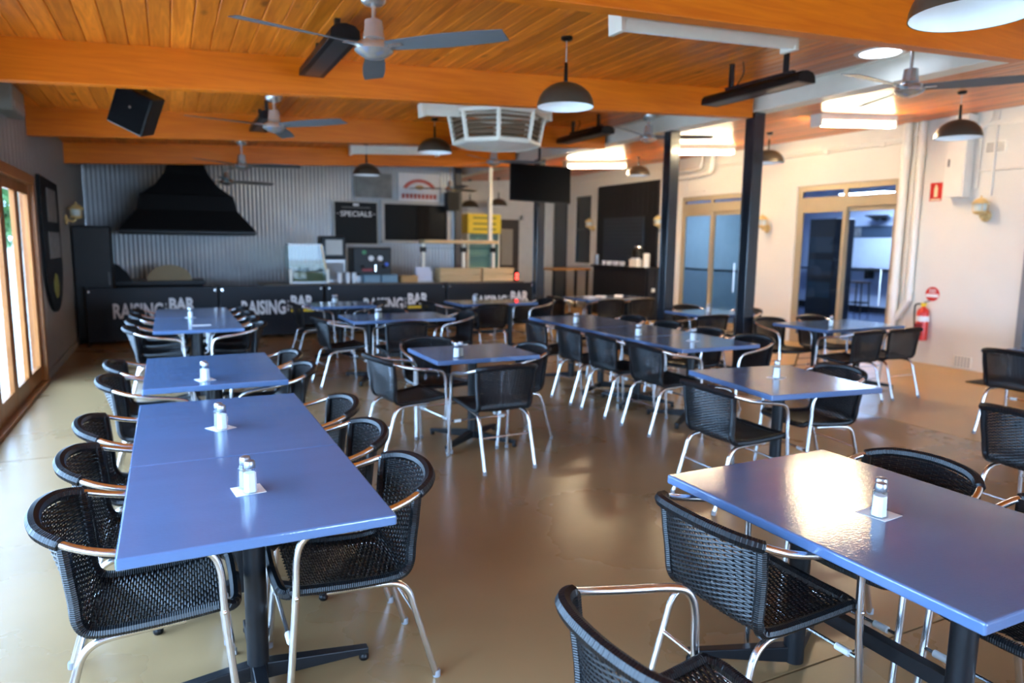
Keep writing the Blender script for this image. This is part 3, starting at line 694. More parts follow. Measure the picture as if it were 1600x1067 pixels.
# ================================================================== LEFT WALL ITEMS
t = thing('shield_sign', 'long dark shield-shaped sign on the left wall', 'sign', (XL+.01, 10.35, 0))
pl = [(-.72, 2.32), (.70, 2.30)]+[(.70*math.cos(a), 1.3+.6*math.sin(a)) for a in [-.0-PI/2*i/8 for i in range(9)]]+[(-.70*math.cos(a), 1.3+.6*math.sin(a)) for a in [-PI/2+PI/2*i/8 for i in range(1, 9)]]
MB().prism(pl, 0, .035, 0).build('board', BLACKB, t, bevel=.006)
B(.035, .04, -.3, .45, 1.8, 2.2).build('upper_print', PICT, t); B(.035, .04, -.35, .55, 1.36, 1.68).build('middle_print', PICT, t)
MB().prism([(.2*math.cos(a), 1.02+.16*math.sin(a)) for a in [PI*2*i/7 for i in range(7)]], .035, .041, 0).build('emblem', EMBLEM, t)
def lantern(x, y, z, label, s=1):
    t = thing('wall_lantern', label, 'wall lamp', (x, y, z), 0 if s > 0 else PI, 'beige bulkhead lanterns')
    MB().lathe([(.07, 0), (.075, .012), (.06, .03), (.03, .035)], 20, ax=0, c=(0, 0, -.1)).build('back_plate', BEIGE, t, True)
    MB().tube(smooth_path([(.03, 0, -.1), (.1, 0, -.12), (.135, 0, -.075)], 5), .018, 8).build('arm', BEIGE, t, True)
    MB().lathe([(.04, -.085), (.075, -.07), (.085, -.045), (.06, -.04)], 18, (.14, 0, 0)).build('lower_cup', BEIGE, t, True)
    MB().lathe([(.055, -.045), (.068, -.01), (.07, .04), (.06, .06)], 18, (.14, 0, 0)).build('globe', mat('frosted_globe', (.62, .70, .66), .25), t, True)
    MB().lathe([(.105, .052), (.1, .062), (.07, .1), (.035, .125), (.012, .13), (.012, .155), (0, .16)], 20, (.14, 0, 0)).build('hood', BEIGE, t, True)
    m = MB()
    for k in range(4):
        a = PI/4+k*PI/2; c_, s_ = math.cos(a), math.sin(a); m.tube([(.14+.08*c_, .08*s_, -.05), (.14+.088*c_, .088*s_, 0), (.14+.085*c_, .085*s_, .06)], .005, 5)
    m.build('cage', BEIGE, t)
lantern(XL+.01, 12.0, 1.97, 'beige lantern on the dark left wall')
lantern(XR-.01, 5.63, 2.14, 'beige lantern below the meter box', -1)
lantern(XR-.01, 9.35, 2.03, 'beige lantern beside the nearest post', -1)
lantern(XR-.01, 12.3, 2.11, 'beige lantern right of the black kiosk', -1)
lantern(XR-.01, 15.05, 2.12, 'beige lantern between narrow window and kiosk', -1)

# ================================================================== BAR AREA
def banner(x0, x1, tx0, tx1, label, partial=None):
    t = thing('cafe_barrier', label, 'barrier', (x0, 12.2, 0), 0, 'black banner barriers in front of the bar'); W = x1-x0
    pts = [(.0, .06), (W, .06), (W, .83)]+[(W-.06+.06*math.cos(a), .81+.06*math.sin(a)) for a in (PI*.12, PI*.25, PI*.38)]+[(W-.06, .87), (.06, .87)]+[(.06+.06*math.cos(a), .81+.06*math.sin(a)) for a in (PI*.62, PI*.75, PI*.88)]+[(0, .83)]
    MB().prism(pts, -.008, .008, 1).build('banner', NAVY, t)
    MB().tube([(.0, .02, .84), (W, .02, .84)], .014).build('top_rail', POWDER, t, True)
    for xx in (.0, W):
        MB().lathe([(.02, 0), (.02, .86), (.026, .865), (.026, .885), (0, .89)], 12, (xx, .03, 0)).build('upright', POWDER, t, True)
        B(xx-.018, xx+.018, -.16, .22, 0, .02).build('foot', POWDER, t)
    for xx in (.02, W-.05): B(xx, xx+.03, -.012, .03, .8, .835).build('clip', CHROME, t)
    a, b = tx0-x0, tx1-x0; w = b-a
    lettering('RAISING', a, a+w*.60, .40, .635, WHITE, t, (0, -.0085, 0), weight=.032)
    for k, chx in enumerate('THE'): lettering(chx, a+w*.622, a+w*.652, .575-.062*k, .62-.062*k, WHITE, t, (0, -.0085, 0), 0, 'small_lettering')
    lettering('BAR', a+w*.675, b, .50, .705, WHITE, t, (0, -.0085, 0), weight=.042)
    B(a+w*.675, b, -.0125, -.0085, .43, .475).build('yellow_stripe', YEL, t)
banner(-1.12, .69, -.78, .36, 'black banner reading raising the bar, leftmost of four')
banner(.73, 2.36, 1.05, 2.2, 'black banner reading raising the bar, second from the left')
banner(2.43, 4.58, 3.06, 4.25, 'black banner reading raising the bar, third from the left')
banner(4.64, 6.42, 5.13, 6.31, 'black banner reading raising the bar, rightmost of four')
t = thing('bar_counter', 'long dark service counter behind the banners', 'counter', (0, 0, 0))
B(1.5, 6.35, 12.65, 13.45, .0, .82).build('front', BLKCLAD, t); B(1.45, 6.42, 12.6, 13.5, .82, .87).build('worktop', mat('counter_top', (.16, .13, .10), .4), t, bevel=.006)
# items on the counter
Z = .871
t = thing('display_case', 'glass food display case with a slanted side at the left end of counter', 'display case', (1.9, 13.0, Z))
B(0, .68, -.22, .22, 0, .03).build('base', STAIN, t); MB().prism([(0, .03), (.68, .03), (.6, .66), (0, .66)], -.215, -.209, 1).build('front_glass', GLASSG, t); B(0, .006, -.2, .2, .03, .66).build('side_glass', GLASSG, t)
MB().tube([(.68, -.2, .03), (.56, -.2, .68)], .022, 6).build('slanted_post', CRATEW, t); B(.0, .56, -.22, .22, .66, .69).build('lid', STAIN, t); B(.02, .6, -.2, .2, .3, .315).build('shelf', GLASSG, t)
for xx in (.0, .64): B(xx, xx+.05, -.235, -.215, 0, .25).build('corner_block', WHITEP, t)
B(.08, .6, -.18, .15, .03, .2).build('tray', mat('baked_tan', (.35, .22, .12), .7), t)
t = thing('coffee_grinder', 'black and steel drink machine left of the coffee machine', 'machine', (2.72, 13.15, Z))
B(-.2, .2, -.2, .2, 0, .42).build('cabinet', STAIN, t, bevel=.01); B(-.22, .22, -.22, .22, .42, .84).build('hopper_housing', PLAST, t, bevel=.03); B(-.15, .15, -.226, -.22, .5, .77).build('window', mat('tan_window', (.35, .32, .27), .3), t); B(-.17, .17, -.206, -.2, .05, .36).build('louvre_panel', mat('grey_louvre', (.25, .26, .27), .6), t)
t = thing('espresso_machine', 'black espresso machine with bright round gauges', 'coffee machine', (3.43, 13.15, Z))
B(-.36, .36, -.2, .25, .12, .64).build('body', PLAST, t, bevel=.02); B(-.36, .36, -.26, .25, .0, .12).build('drip_tray', STAIN, t)
for xx in (-.03, .14): MB().lathe([(0, 0), (.05, 0), (.05, .02), (0, .02)], 16, (xx, -.22, .44), 1).build('gauge', WHITE, t)
MB().lathe([(0, 0), (.035, 0), (.035, .02), (0, .02)], 14, (.26, -.22, .33), 1).build('blue_knob', mat('blue_knob', (.03, .12, .7), .4), t)
MB().lathe([(0, 0), (.04, 0), (.04, .02), (0, .02)], 14, (-.16, -.22, .55), 1).build('green_badge', GREEN, t)
B(-.2, .0, -.215, -.2, .2, .25).build('red_panel', MAROON, t); MB().tube([(.05, -.22, .32), (.05, -.22, .2)], .02).build('spout', CHROME, t)
for xx in (-.2, .2): MB().tube([(xx, -.2, .3), (xx, -.36, .27)], .016).build('portafilter', PLAST, t)
for i, x in enumerate((2.77, 2.92, 3.03)):
    t = thing('cup_stack', 'stack of white takeaway cups on counter, '+('left', 'middle', 'right')[i]+' of three', 'cups', (x, 12.75, Z), 0, 'stacks of takeaway cups')
    m = MB()
    for k in range(5): m.lathe([(.032, .022*k), (.043, .022*k+.1)], 14)
    m.build('cups', WHITE, t, True)
for i, (x, mt, lb, sx, sz) in enumerate(((3.35, BLUEBOX, 'blue-grey plastic tub on counter, left of two', .30, .13), (3.68, BLUEBOX, 'blue-grey plastic tub on counter, right of two', .30, .13), (4.06, CARD, 'orange cardboard box on the counter', .32, .11))):
    t = thing('counter_box', lb, 'box', (x, 12.8, Z)); f = MB(); f.box(-sx/2, sx/2, -.12, .12, 0, sz); f.build('tub', mt, t, bevel=.01); B(-sx/2-.008, sx/2+.008, -.128, .128, sz, sz+.015).build('lid', mt, t, bevel=.004)
t = thing('menu_rack', 'pale rack of menus standing on the counter', 'menu rack', (4.38, 12.8, Z), 0)
for k in range(3): B(-.15, .15, -.02+.05*k, -.012+.05*k, .0+.04*k, .2+.04*k).build('menu', LILAC, t)
B(-.17, .17, -.06, .14, 0, .03).build('stand', STAIN, t)
for i, (x0, x1) in enumerate(((4.66, 5.5), (5.56, 6.22))):
    t = thing('timber_crate', ('long pine crate on the counter under the raised shelf', 'shorter pine crate at the right end of the counter')[i], 'crate', ((x0+x1)/2, 12.82, Z)); L = (x1-x0)/2
    for k in range(2):
        B(-L, L, -.16, -.145, .01+.13*k, .13+.13*k).build('slat', CRATEW, t, bevel=.003); B(-L, L, .145, .16, .01+.13*k, .13+.13*k).build('slat', CRATEW, t, bevel=.003)
    for s in (-1, 1): B(s*L-.012, s*L+.012, -.145, .145, .0, .26).build('end_board', CRATEW, t, bevel=.003)
    B(-L, L, -.145, .145, 0, .012).build('bottom', CRATEW, t)
t = thing('raised_shelf', 'raised pine shelf on white posts above the counter', 'shelf', (5.25, 13.2, Z))
B(-.78, .8, -.16, .16, .73, .80).build('shelf_board', CRATEW, t, bevel=.005); B(-.74, .76, -.14, .14, .63, .645).build('glass_shelf', GLASSG, t)
for xx in (-.75, .1, .75): B(xx-.03, xx+.03, -.03, .03, 0, .73).build('post', WHITEP, t)
for xx in (-.75, .1, .75): B(xx-.05, xx+.05, -.05, .05, .56, .66).build('bracket', PLAST, t)
t = thing('white_pole', 'slim white pole from shelf to ceiling', 'pole', (5.93, 13.2, 1.672)); B(-.035, .035, -.035, .035, 0, zc(5.93)-1.672).build('shaft', WHITEP, t); B(-.06, .06, -.06, .06, 0, .01).build('foot_plate', WHITEP, t)
t = thing('card_terminal', 'small black terminal with two red lights at counter end', 'terminal', (6.26, 12.72, Z)); B(-.07, .07, -.06, .06, 0, .22).build('case', PLAST, t, bevel=.01)
for zz in (.06, .13): MB().lathe([(0, 0), (.03, 0), (.03, .015), (0, .015)], 14, (.02, -.074, zz), 1).build('red_light', REDLAMP, t)
# wall boards above the bar
t = thing('specials_board', 'black specials chalkboard on the corrugated wall', 'board', (3.62, 14.95, 0)); B(-.47, .47, 0, .03, 1.55, 2.46).build('frame', mat('pale_frame', (.45, .43, .38), .5), t); B(-.445, .445, -.006, 0, 1.575, 2.435).build('panel', BLACKB, t)
lettering('SPECIALS', -.33, .33, 2.14, 2.25, WHITE, t, (0, -.008, 0)); lettering('-', -.41, -.36, 2.19, 2.2, WHITE, t, (0, -.008, 0)); lettering('-', .36, .41, 2.19, 2.2, WHITE, t, (0, -.008, 0))
B(-.3, .3, -.009, -.006, 2.32, 2.335).build('small_print', PICT, t); B(-.06, .06, -.009, -.006, 2.36, 2.41).build('crest', WHITE, t)
r = sroot('window_2', 'dark serving hatch in the corrugated wall'); m = MB(); m.box(4.15, 4.22, 14.9, 14.99, 1.6, 2.5); m.box(5.65, 5.72, 14.9, 14.99, 1.6, 2.5); m.box(4.22, 5.65, 14.9, 14.99, 2.43, 2.5); m.box(4.15, 5.72, 14.86, 14.99, 1.6, 1.66); m.build('frame', mat('hatch_frame', (.45, .43, .40), .5), r)
B(4.22, 5.65, 14.955, 14.97, 1.66, 2.43).build('shade_sheet', mat('hatch_shade_black', (.004, .004, .004), .4, spec=.12), r); B(4.95, 5.25, 14.94, 14.955, 1.66, 2.43).build('inner_panel', mat('hatch_brown', (.012, .009, .007), .6, spec=.1), r)  # black sheet stands in for the unlit space behind the hatch
t = thing('picture_frame', 'grey landscape picture above the specials board', 'picture', (4.0, 14.95, 2.8)); B(-.42, .42, 0, .03, -.27, .27).build('frame', mat('grey_frame', (.3, .3, .3), .5), t); B(-.4, .4, -.004, 0, -.25, .25).build('print', PHOTO, t)
t = thing('printed_sign', 'white printed sign with a red arched banner above the hatch', 'sign', (5.02, 14.95, 2.8)); B(-.47, .47, 0, .02, -.3, .3).build('panel', mat('sign_white', (.66, .66, .68), .5), t)
arc = [(.40*math.cos(a), -.12+.30*math.sin(a)) for a in [PI*.12+PI*.76*i/14 for i in range(15)]]+[(.31*math.cos(a), -.12+.23*math.sin(a)) for a in [PI*.88-PI*.76*i/14 for i in range(15)]]
MB().prism(arc, -.006, 0, 1).build('arched_ribbon', RUST, t); MB().prism([(.1*math.cos(a), .0+.05*math.sin(a)) for a in [2*PI*i/10 for i in range(10)]], -.006, 0, 1).build('central_motif', CARD, t)
for k in range(9): B(-.40+.09*k, -.335+.09*k, -.006, 0, -.24, -.14).build('letter_block', RUST, t)
t = thing('wall_speaker', 'black speaker on the corrugated wall right of printed sign', 'speaker', (5.72, 14.8, 2.52)); B(-.14, .14, -.12, .12, -.2, .2).build('cabinet', PLAST, t, bevel=.01); B(-.12, .12, -.126, -.12, -.18, .18).build('grille', BLACKB, t); B(-.02, .02, .12, .18, -.03, .03).build('bracket', POWDER, t)
# hood and fire bench
t = thing('extraction_hood', 'large black flared hood over the fire bench', 'hood', (.37, 14.15, 0))
m = MB(); prof = [(1.08, .62, 1.70), (1.08, .62, 1.79), (.80, .50, 2.12), (.74, .46, 2.38), (.70, .44, 2.40), (.50, .40, 2.55), (.36, .34, 2.75), (.28, .30, 2.95), (.27, .28, 3.2)]
for i, (a, b, z) in enumerate(prof):
    m.v += [(-a, -b, z), (a, -b, z), (a, b*1.2, z), (-a, b*1.2, z)]
    if i:
        for k in range(4): l = (k+1) % 4; m.f.append((i*4-4+k, i*4-4+l, i*4+l, i*4+k))
m.f.append((0, 1, 2, 3)); m.f.append((32, 33, 34, 35)); m.build('canopy', mat('matt_black_steel', (.002, .002, .0022), .6, spec=.2), t)
m = MB(); m.tube([(-1.09, -.63, 1.74), (1.09, -.63, 1.74)], .03, 6); m.build('rim_bar', POWDER, t)
t = thing('fire_bench', 'black fire bench with a curved side guard under the hood', 'grill', (-.2, 13.9, 0))
B(-.75, .75, -.4, .4, 0, .84).build('plinth', BLACKB, t); B(-.75, .78, -.45, .42, .84, .90).build('top', POWDER, t)
MB().prism([(-.72, .90), (-.35, .90), (-.42, 1.05), (-.55, 1.18), (-.72, 1.25)], -.38, -.34, 1).build('side_guard', BLACKB, t)
MB().prism([(.22+.36*math.cos(a), .9+.27*math.sin(a)) for a in [PI*i/14 for i in range(15)]], -.1, -.06, 1).build('arched_panel', mat('tan_arch', (.40, .30, .16), .6), t)
t = thing('tall_cabinet', 'tall black cabinet in the dark left corner', 'cabinet', (-1.03, 12.85, 0)); B(-.245, .25, -.35, .3, 0, 1.8).build('body', BLACKB, t, bevel=.01); B(-.235, .24, -.362, -.35, .08, 1.77).build('door', POWDER, t); B(.2, .22, -.38, -.362, .9, 1.1).build('handle', STEELD, t)
# television
t = thing('television', 'large black television hung beneath the ceiling', 'television', (5.93, 11.05, 2.66), math.radians(-12)); t.rotation_euler = (math.radians(-7), math.radians(2), math.radians(-12))
B(-.55, .55, 0, .06, -.32, .32).build('casing', PLAST, t, bevel=.01); B(-.535, .535, -.003, 0, -.3, .31).build('screen', mat('screen_black', (.002, .002, .002), .3, spec=.12), t)
MB().tube([(0, .06, .0), (0, .12, .1), (0, .1, .68)], .025).build('ceiling_mount', POWDER, t)
# passage fridge
t = thing('drinks_fridge', 'glass fridge with a yellow printed header in the passage', 'fridge', (6.98, 16.2, 0))
m = MB(); m.box(-.43, .43, .3, .34, 0, 2.3); m.box(-.43, -.39, -.3, .3, 0, 1.85); m.box(.39, .43, -.3, .3, 0, 1.85); m.box(-.43, .43, -.3, .3, 0, .3); m.build('cabinet', WHITEP, t)
B(-.44, .44, -.34, .3, 1.85, 2.32).build('header', YEL, t, bevel=.01)
for zz in (2.2, 2.06, 1.93): B(-.3, .3, -.345, -.34, zz, zz+.05).build('print_line', mat('olive_print', (.35, .28, .03), .6), t)
B(-.38, .38, -.32, -.31, .32, 1.83).build('glass_door', GLASSG, t)
for zz in (.6, .95, 1.3, 1.6): B(-.38, .38, -.25, .28, zz, zz+.012).build('shelf', STAIN, t)
# ================================================================== RIGHT WALL ITEMS
t = thing('boarded_wall_panel', 'black boarded panel above the kiosk counter', 'panel', (XR, 13.65, 0))
for k in range(13): B(-.05, -.012, -1.19+k*.183, -1.19+k*.183+.178, 1.17, 3.0).build('board', BLKCLAD, t, bevel=.004)
B(-.012, 0, -1.2, 1.19, 1.15, 3.02).build('backing', BLACKB, t)
sh = B(-.075, -.05, -.75, .85, 1.2, 2.25).build('shutter', SHUT, t)
for k in range(12): B(-.088, -.075, -.74, .84, 1.22+.085*k, 1.29+.085*k).build('slat', SHUT, sh, bevel=.004)
t = thing('kiosk_counter', 'black boarded kiosk counter against the cream wall', 'counter', (9.3, 13.3, 0))
B(-.13, .29, -1.05, 1.05, 0, 1.1).build('carcass', BLACKB, t); B(-.2, .29, -1.1, 1.1, 1.1, 1.15).build('worktop', POWDER, t, bevel=.005)
for k in range(12): B(-.15, -.13, -1.04+k*.173, -1.04+k*.173+.168, .03, 1.09).build('front_board', BLKCLAD, t, bevel=.003)
for k in range(2): B(-.1+.18*k, .06+.18*k, -1.07, -1.05, .03, 1.09).build('end_board', BLKCLAD, t, bevel=.003)
B(0, .08, -1.08, -1.07, .62, .7).build('power_outlet', WHITEP, t)
Zk = 1.151
def ksimple(nm, lb, cat, y, x=9.25, parts=()):
    t = thing(nm, lb, cat, (x, y, Zk)); 
    for p in parts: p[0].build(p[1], p[2], t, p[3] if len(p) > 3 else False)
cyl = lambda r, h, n=14: MB().lathe([(r, 0), (r, h)], n)
ksimple('urn', 'black coffee urn with a chrome lid on kiosk counter', 'urn', 12.75, 9.3, ((MB().lathe([(.13, 0), (.14, .02), (.13, .36), (.1, .4)], 20), 'body', PLAST, True), (MB().lathe([(.1, .4), (.09, .45), (.02, .47), (0, .48)], 20), 'lid', CHROME, True), (B(-.19, -.12, -.02, .02, .08, .12), 'tap', CHROME)))
ksimple('napkin_box', 'white napkin box on the kiosk counter', 'box', 12.62, 9.14, ((B(-.07, .07, -.14, .14, 0, .16), 'box', WHITEP), (B(-.05, .05, -.1, .1, .16, .19), 'napkins', PAPER)))
ksimple('canister', 'tall white canister at the kiosk counter end', 'canister', 12.32, 9.2, ((cyl(.07, .26), 'body', WHITEP, True), (MB().lathe([(.073, .26), (.07, .29), (0, .3)], 14), 'lid', WHITEP, True)))
for i in range(7):
    y = 13.15+.13*i; ksimple('cup', 'white cup on the kiosk counter, number %s from the urn' % ('one', 'two', 'three', 'four', 'five', 'six', 'seven')[i], 'cup', y, 9.18+.03*(i % 2), ((MB().lathe([(.03, 0), (.045, .1), (.04, .1), (.028, .01), (0, .01)], 14), 'bowl', WHITE, True), (MB().tube(smooth_path([(.043, 0, .08), (.07, 0, .06), (.037, 0, .03)], 4), .006, 6), 'handle', WHITE, True)))
ksimple('jug', 'grey jug at the far end of kiosk counter', 'jug', 14.25, 9.2, ((MB().lathe([(.06, 0), (.065, .02), (.05, .2), (.055, .24)], 16), 'body', STAIN, True), (MB().tube(smooth_path([(0, .055, .2), (0, .1, .15), (0, .06, .05)], 4), .008, 6), 'handle', STAIN, True)))
t = thing('timber_bench', 'narrow timber bar bench near the narrow window', 'bench', (9.0, 15.4, 0)); B(-.55, .55, -.35, .35, .98, 1.03).build('top', wood_mat('bench_timber', (.30, .13, .035), (.42, .2, .06), .4, 0, False), t, bevel=.004)
for xx in (-.48, .48):
    for yy in (-.28, .28): B(xx-.025, xx+.025, yy-.025, yy+.025, 0, .98).build('leg', POWDER, t)
# pipes
t = thing('drain_pipe', 'thick cream drain pipe with collars right of the sliding door', 'pipe', (XR-.075, 6.78, 0))
MB().tube(smooth_path([(0, 0, .0), (0, 0, .5), (0, 0, .95), (0, 0, 2.2), (0, 0, 3.38)], 4), .06, 14).build('riser', CREAMP, t, True)
for zz in (.95, 2.9): MB().lathe([(.07, zz), (.07, zz+.14)], 16).build('collar', CREAMP, t, True)
t = thing('branch_pipe', 'slimmer cream pipe joining the drain pipe in a slanted elbow', 'pipe', (XR-.06, 6.56, 0))
MB().tube(smooth_path([(0, 0, 3.38), (0, 0, 2), (0, 0, .98), (0, .02, .85), (0, .12, .68), (0, .17, .6)], 5), .045, 12).build('riser', CREAMP, t, True)
for zz in (1.0, 2.9): MB().lathe([(.054, zz), (.054, zz+.06)], 16).build('collar', CREAMP, t, True)
t = thing('conduit', 'thin cream conduit between the two thick pipes', 'pipe', (XR-.02, 6.67, 0)); MB().tube([(0, 0, .6), (0, 0, 3.37)], .014, 8).build('riser', CREAMP, t, True); B(-.02, .02, -.03, .03, 2.4, 2.43).build('saddle', CREAMP, t)
t = thing('wall_pipe', 'cream elbow pipes below the ceiling between two posts', 'pipe', (XR-.1, 11.2, 0))
MB().tube(smooth_path([(0, .9, 3.0), (0, .2, 3.0), (0, -.3, 3.02), (0, -.42, 3.1), (0, -.44, 3.36)], 5), .055, 12).build('lower_run', CREAMP, t, True); MB().tube(smooth_path([(.03, .9, 3.13), (.03, .05, 3.13), (.03, -.1, 3.2), (.03, -.12, 3.36)], 5), .04, 12).build('upper_run', CREAMP, t, True)
MB().tube(smooth_path([(.05, .3, 3.0), (.05, .3, 2.7), (.05, -.2, 2.68)], 5), .012, 8).build('thin_branch', CREAMP, t, True)
t = thing('service_conduit', 'thin conduit running along the wall under the ceiling', 'pipe', (XR-.02, 8, 3.12)); MB().tube([(0, -1.1, 0), (0, 2.6, 0)], .016, 8).build('run', CREAMP, t, True)
for yy in (-.8, .2, 1.4): B(-.02, .02, yy-.04, yy+.04, -.03, .03).build('junction', CREAMP, t)
t = thing('meter_box', 'tall cream electrical box high on the right wall', 'electrical box', (XR, 5.98, 2.29)); B(-.2, 0, -.13, .13, 0, zr(9.6)-2.31).build('housing', CREAMP, t, bevel=.006); B(-.206, -.2, -.115, .115, .02, zr(9.6)-2.34).build('door', CREAMP, t, bevel=.003); B(-.215, -.206, .07, .09, .4, .5).build('latch', STEELD, t)
t = thing('cable_bundle', 'looped cream cables beside the electrical box', 'cable', (XR-.03, 5.78, 0))
for k in range(3): MB().tube(smooth_path([(0, .02*k, 2.4), (-.01, .03*k, 2.9), (-.02, -.02+.03*k, 3.15), (0, -.1-.03*k, 3.25), (0, -.12-.04*k, 3.36)], 5), .009, 6).build('cable', CREAMP, t, True)
t = thing('wall_conduit', 'thin cross of cream conduits above the lantern', 'pipe', (XR-.015, 5.6, 0)); MB().tube([(0, 0, 2.3), (0, 0, 3.36)], .016, 8).build('riser', CREAMP, t, True); MB().tube([(0, -.5, 2.62), (0, .22, 2.62)], .012, 8).build('cross_run', CREAMP, t, True)
t = thing('air_vent', 'small louvred wall vent at upper right', 'vent', (XR, 5.6, 2.91)); B(-.012, 0, -.13, .13, -.075, .075).build('plate', CREAMP, t)
for k in range(5):
    for s in (-1, 1): B(-.014, -.012, s*.065-.045, s*.065+.045, -.055+.025*k, -.045+.025*k).build('slot', mat('vent_dark', (.08, .07, .06), .8), t)
t = thing('floor_vent', 'white grid vent low on the cream wall', 'vent', (XR, 5.75, .1)); B(-.01, 0, -.12, .12, -.075, .075).build('plate', WHITEP, t)
for i in range(5):
    for k in range(4): B(-.012, -.01, -.1+.043*i, -.075+.043*i, -.06+.034*k, -.04+.034*k).build('slot', mat('vent_grey', (.35, .34, .33), .8), t)
t = thing('fire_sign', 'red rectangular fire extinguisher sign on the cream wall', 'sign', (XR, 6.335, 2.39)); B(-.006, 0, -.085, .085, -.125, .125).build('plate', RED, t)
MB().prism([(-.025, -.07), (.025, -.07), (.025, .05), (.012, .075), (.012, .095), (-.012, .095), (-.012, .075), (-.025, .05)], -.009, -.006, 0).build('pictogram', mat('cream_print', (.85, .75, .45), .5), t); B(-.009, -.006, -.07, .07, -.115, -.095).build('caption_line', mat('cream_print', (1, 1, 1)), t)
t = thing('round_sign', 'round red and white sign above the extinguisher', 'sign', (XR, 6.25, .985)); MB().lathe([(0, 0), (.1, 0), (.1, .006), (0, .006)], 24, (-.006, 0, 0), 0).build('disc', RED, t); B(-.009, -.006, -.09, .09, -.045, .0).build('white_band', WHITE, t)
for k in range(2): B(-.009, -.006, -.05, .05, .02+.03*k, .032+.03*k).build('print_line', WHITE, t)
t = thing('fire_extinguisher', 'red fire extinguisher with white band on the wall', 'extinguisher', (XR-.095, 6.3, .33))
MB().lathe([(.06, 0), (.078, .01), (.08, .03), (.08, .38), (.07, .43), (.03, .465), (.022, .48)], 22).build('cylinder', RED, t, True)
MB().lathe([(.0815, .27), (.0815, .345)], 22).build('white_band', WHITE, t, True); B(-.084, -.078, -.05, .05, .08, .24).build('label', MAROON, t); MB().lathe([(0, 0), (.032, 0), (.032, .003), (0, .003)], 14, (-.088, 0, .15), 0).build('label_badge', mat('badge_green', (.3, .5, .42), .5), t)
B(-.03, .03, -.02, .02, .48, .53).build('valve', YEL, t); MB().tube([(0, .0, .53), (-.02, -.1, .57)], .008, 6).build('lever', STEELD, t)
MB().tube(smooth_path([(0, .02, .51), (-.02, .1, .50), (-.02, .115, .4), (-.01, .1, .15)], 5), .011, 8).build('hose', PLAST, t, True); B(.08, .094, -.03, .03, .3, .4).build('wall_bracket', POWDER, t)
# room beyond
t = thing('bar_stool', 'dark bar stool seen through the sliding door', 'stool', (15.45, 11.95, 0))
for sx in (-1, 1):
    for sy in (-1, 1): MB().tube([(sx*.13, sy*.17, .75), (sx*.16, sy*.2, 0)], .016, 8).build('leg', POWDER, t, True)
B(-.17, .17, -.21, .21, .75, .79).build('seat', mat('dark_brown_seat', (.06, .03, .02), .4), t, bevel=.01)
for sy in (-1, 1): B(-.14, .14, sy*.185-.012, sy*.185+.012, .25, .28).build('rung', POWDER, t)
for sx in (-1, 1): B(sx*.145-.012, sx*.145+.012, -.17, .17, .25, .28).build('rung', POWDER, t)
t = thing('wall_bar', 'narrow dark wall bar in the room beyond', 'shelf', (16.0, 12.0, 1.05)); B(-.4, 0, -2.6, 2.0, 0, .04).build('shelf_board', BLACKB, t); 
for yy in (-2, 0, 1.7): B(-.3, 0, yy-.02, yy+.02, -.2, 0).build('bracket', BLACKB, t)
t = thing('notice_board', 'white notice board with a dark header in the room beyond', 'board', (15.99, 12.0, 1.12)); B(-.03, 0, -1.1, .9, 0, 1.05).build('panel', mat('notice_white', (.55, .58, .66), .5), t); B(-.04, -.03, -1.1, .9, .76, 1.05).build('header', mat('slate', (.04, .06, .09), .5), t); B(-.045, -.04, .4, .75, .79, 1.02).build('photo', PICT, t); B(-.04, -.03, .86, .9, 0, .76).build('edge', mat('slate', (0, 0, 0)), t)
t = thing('uplighter', 'dark wall uplighter above the notice board', 'wall lamp', (15.98, 11.8, 2.38)); MB().lathe([(.02, -.1), (.1, -.05), (.28, .02), (.28, .035)], 20, (-.28, 0, 0)).build('bowl', PLAST, t, True); B(-.06, .02, -.04, .04, -.08, 0).build('arm', PLAST, t)
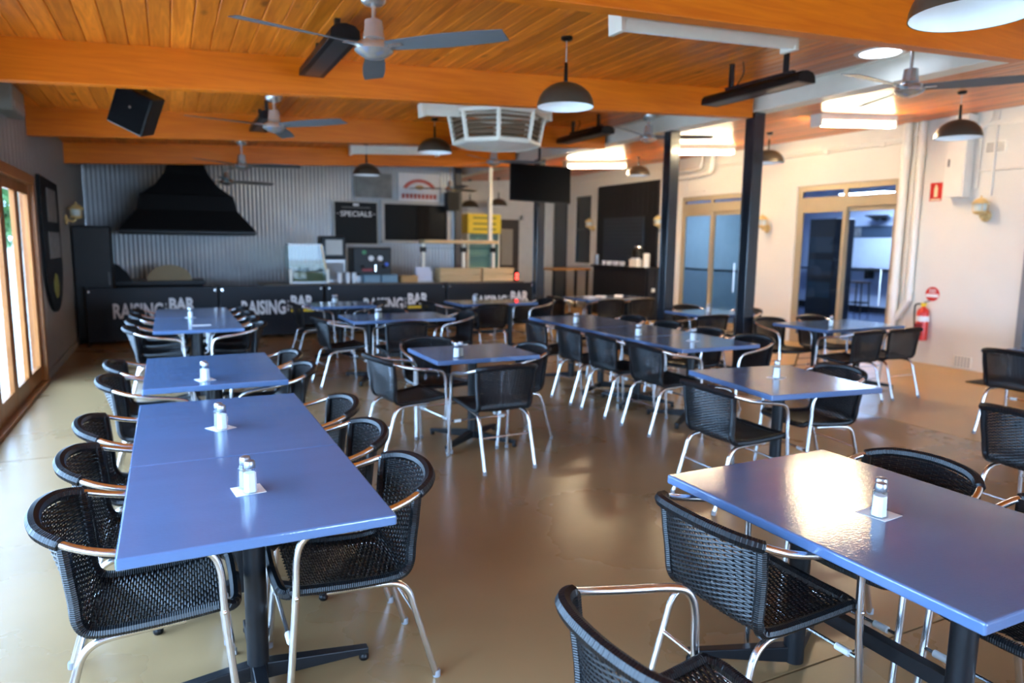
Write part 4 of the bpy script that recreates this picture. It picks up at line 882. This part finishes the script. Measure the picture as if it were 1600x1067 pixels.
t = thing('drinks_cabinet', 'dark glass-fronted cabinet behind the left door panel', 'cabinet', (13.5, 11.25, 0)); B(-.3, .3, -.35, .35, 0, 2.25).build('body', mat('cabinet_dark', (.02, .025, .035), .3), t, bevel=.01)
for zz in (.5, 1.0, 1.5): B(-.306, -.3, -.3, .3, zz, zz+.35).build('pane', mat('cabinet_pane', (.06, .10, .14), .1), t)
t = thing('doormat', 'dark rectangular doormat by the right wall', 'mat', (9.1, 4.55, 0)); B(-.4, .4, -.6, .6, .001, .012).build('mat', mat('mat_brown', (.03, .022, .015), .9), t)

# ================================================================== OUTDOORS SEEN THROUGH THE GLASS DOORS
def tree(x, y, h, lab):
    t = thing('garden_tree', lab, 'tree', (x, y, -.13), 0, 'trees outside'); MB().tube(smooth_path([(0, 0, 0), (.1, .05, h*.3), (0, .1, h*.6)], 4), .12, 8).build('trunk', BARK, t, True)
    m = MB(); rnd = random.Random(x*7+y)
    for i in range(2600):
        v = Vector((rnd.gauss(0, 1), rnd.gauss(0, 1), rnd.gauss(0, 1))).normalized()*(rnd.random()**.4); p = Vector((v.x*h*.38, v.y*h*.38, h*.62+v.z*h*.36)); a = Vector((rnd.uniform(-1, 1), rnd.uniform(-1, 1), rnd.uniform(-1, 1))).normalized(); b = a.orthogonal().normalized(); b = (Matrix.Rotation(rnd.random()*6, 3, a) @ b); s = .16
        k = len(m.v); m.v += [tuple(p-a*s), tuple(p+b*s*.5), tuple(p+a*s), tuple(p-b*s*.5)]; m.f.append((k, k+1, k+2, k+3))
    o = m.build('crown', LEAF, t); o['kind'] = 'stuff'
tree(-4.6, 24, 4.5, 'leafy tree outside, nearest to the glass doors'); tree(-7.5, 29, 5.5, 'leafy tree outside, behind the nearest one'); tree(-6.2, 19, 3.6, 'low leafy tree outside at the left edge')
t = thing('garden_wall', 'pale boundary wall outside the glass doors', 'wall', (-9, 34, -.13)); B(-14, 9, 0, .2, 0, 1.5).build('wall_body', PAVE, t); B(-14.05, 9.05, -.05, .25, 1.5, 1.58).build('coping', PAVE, t)
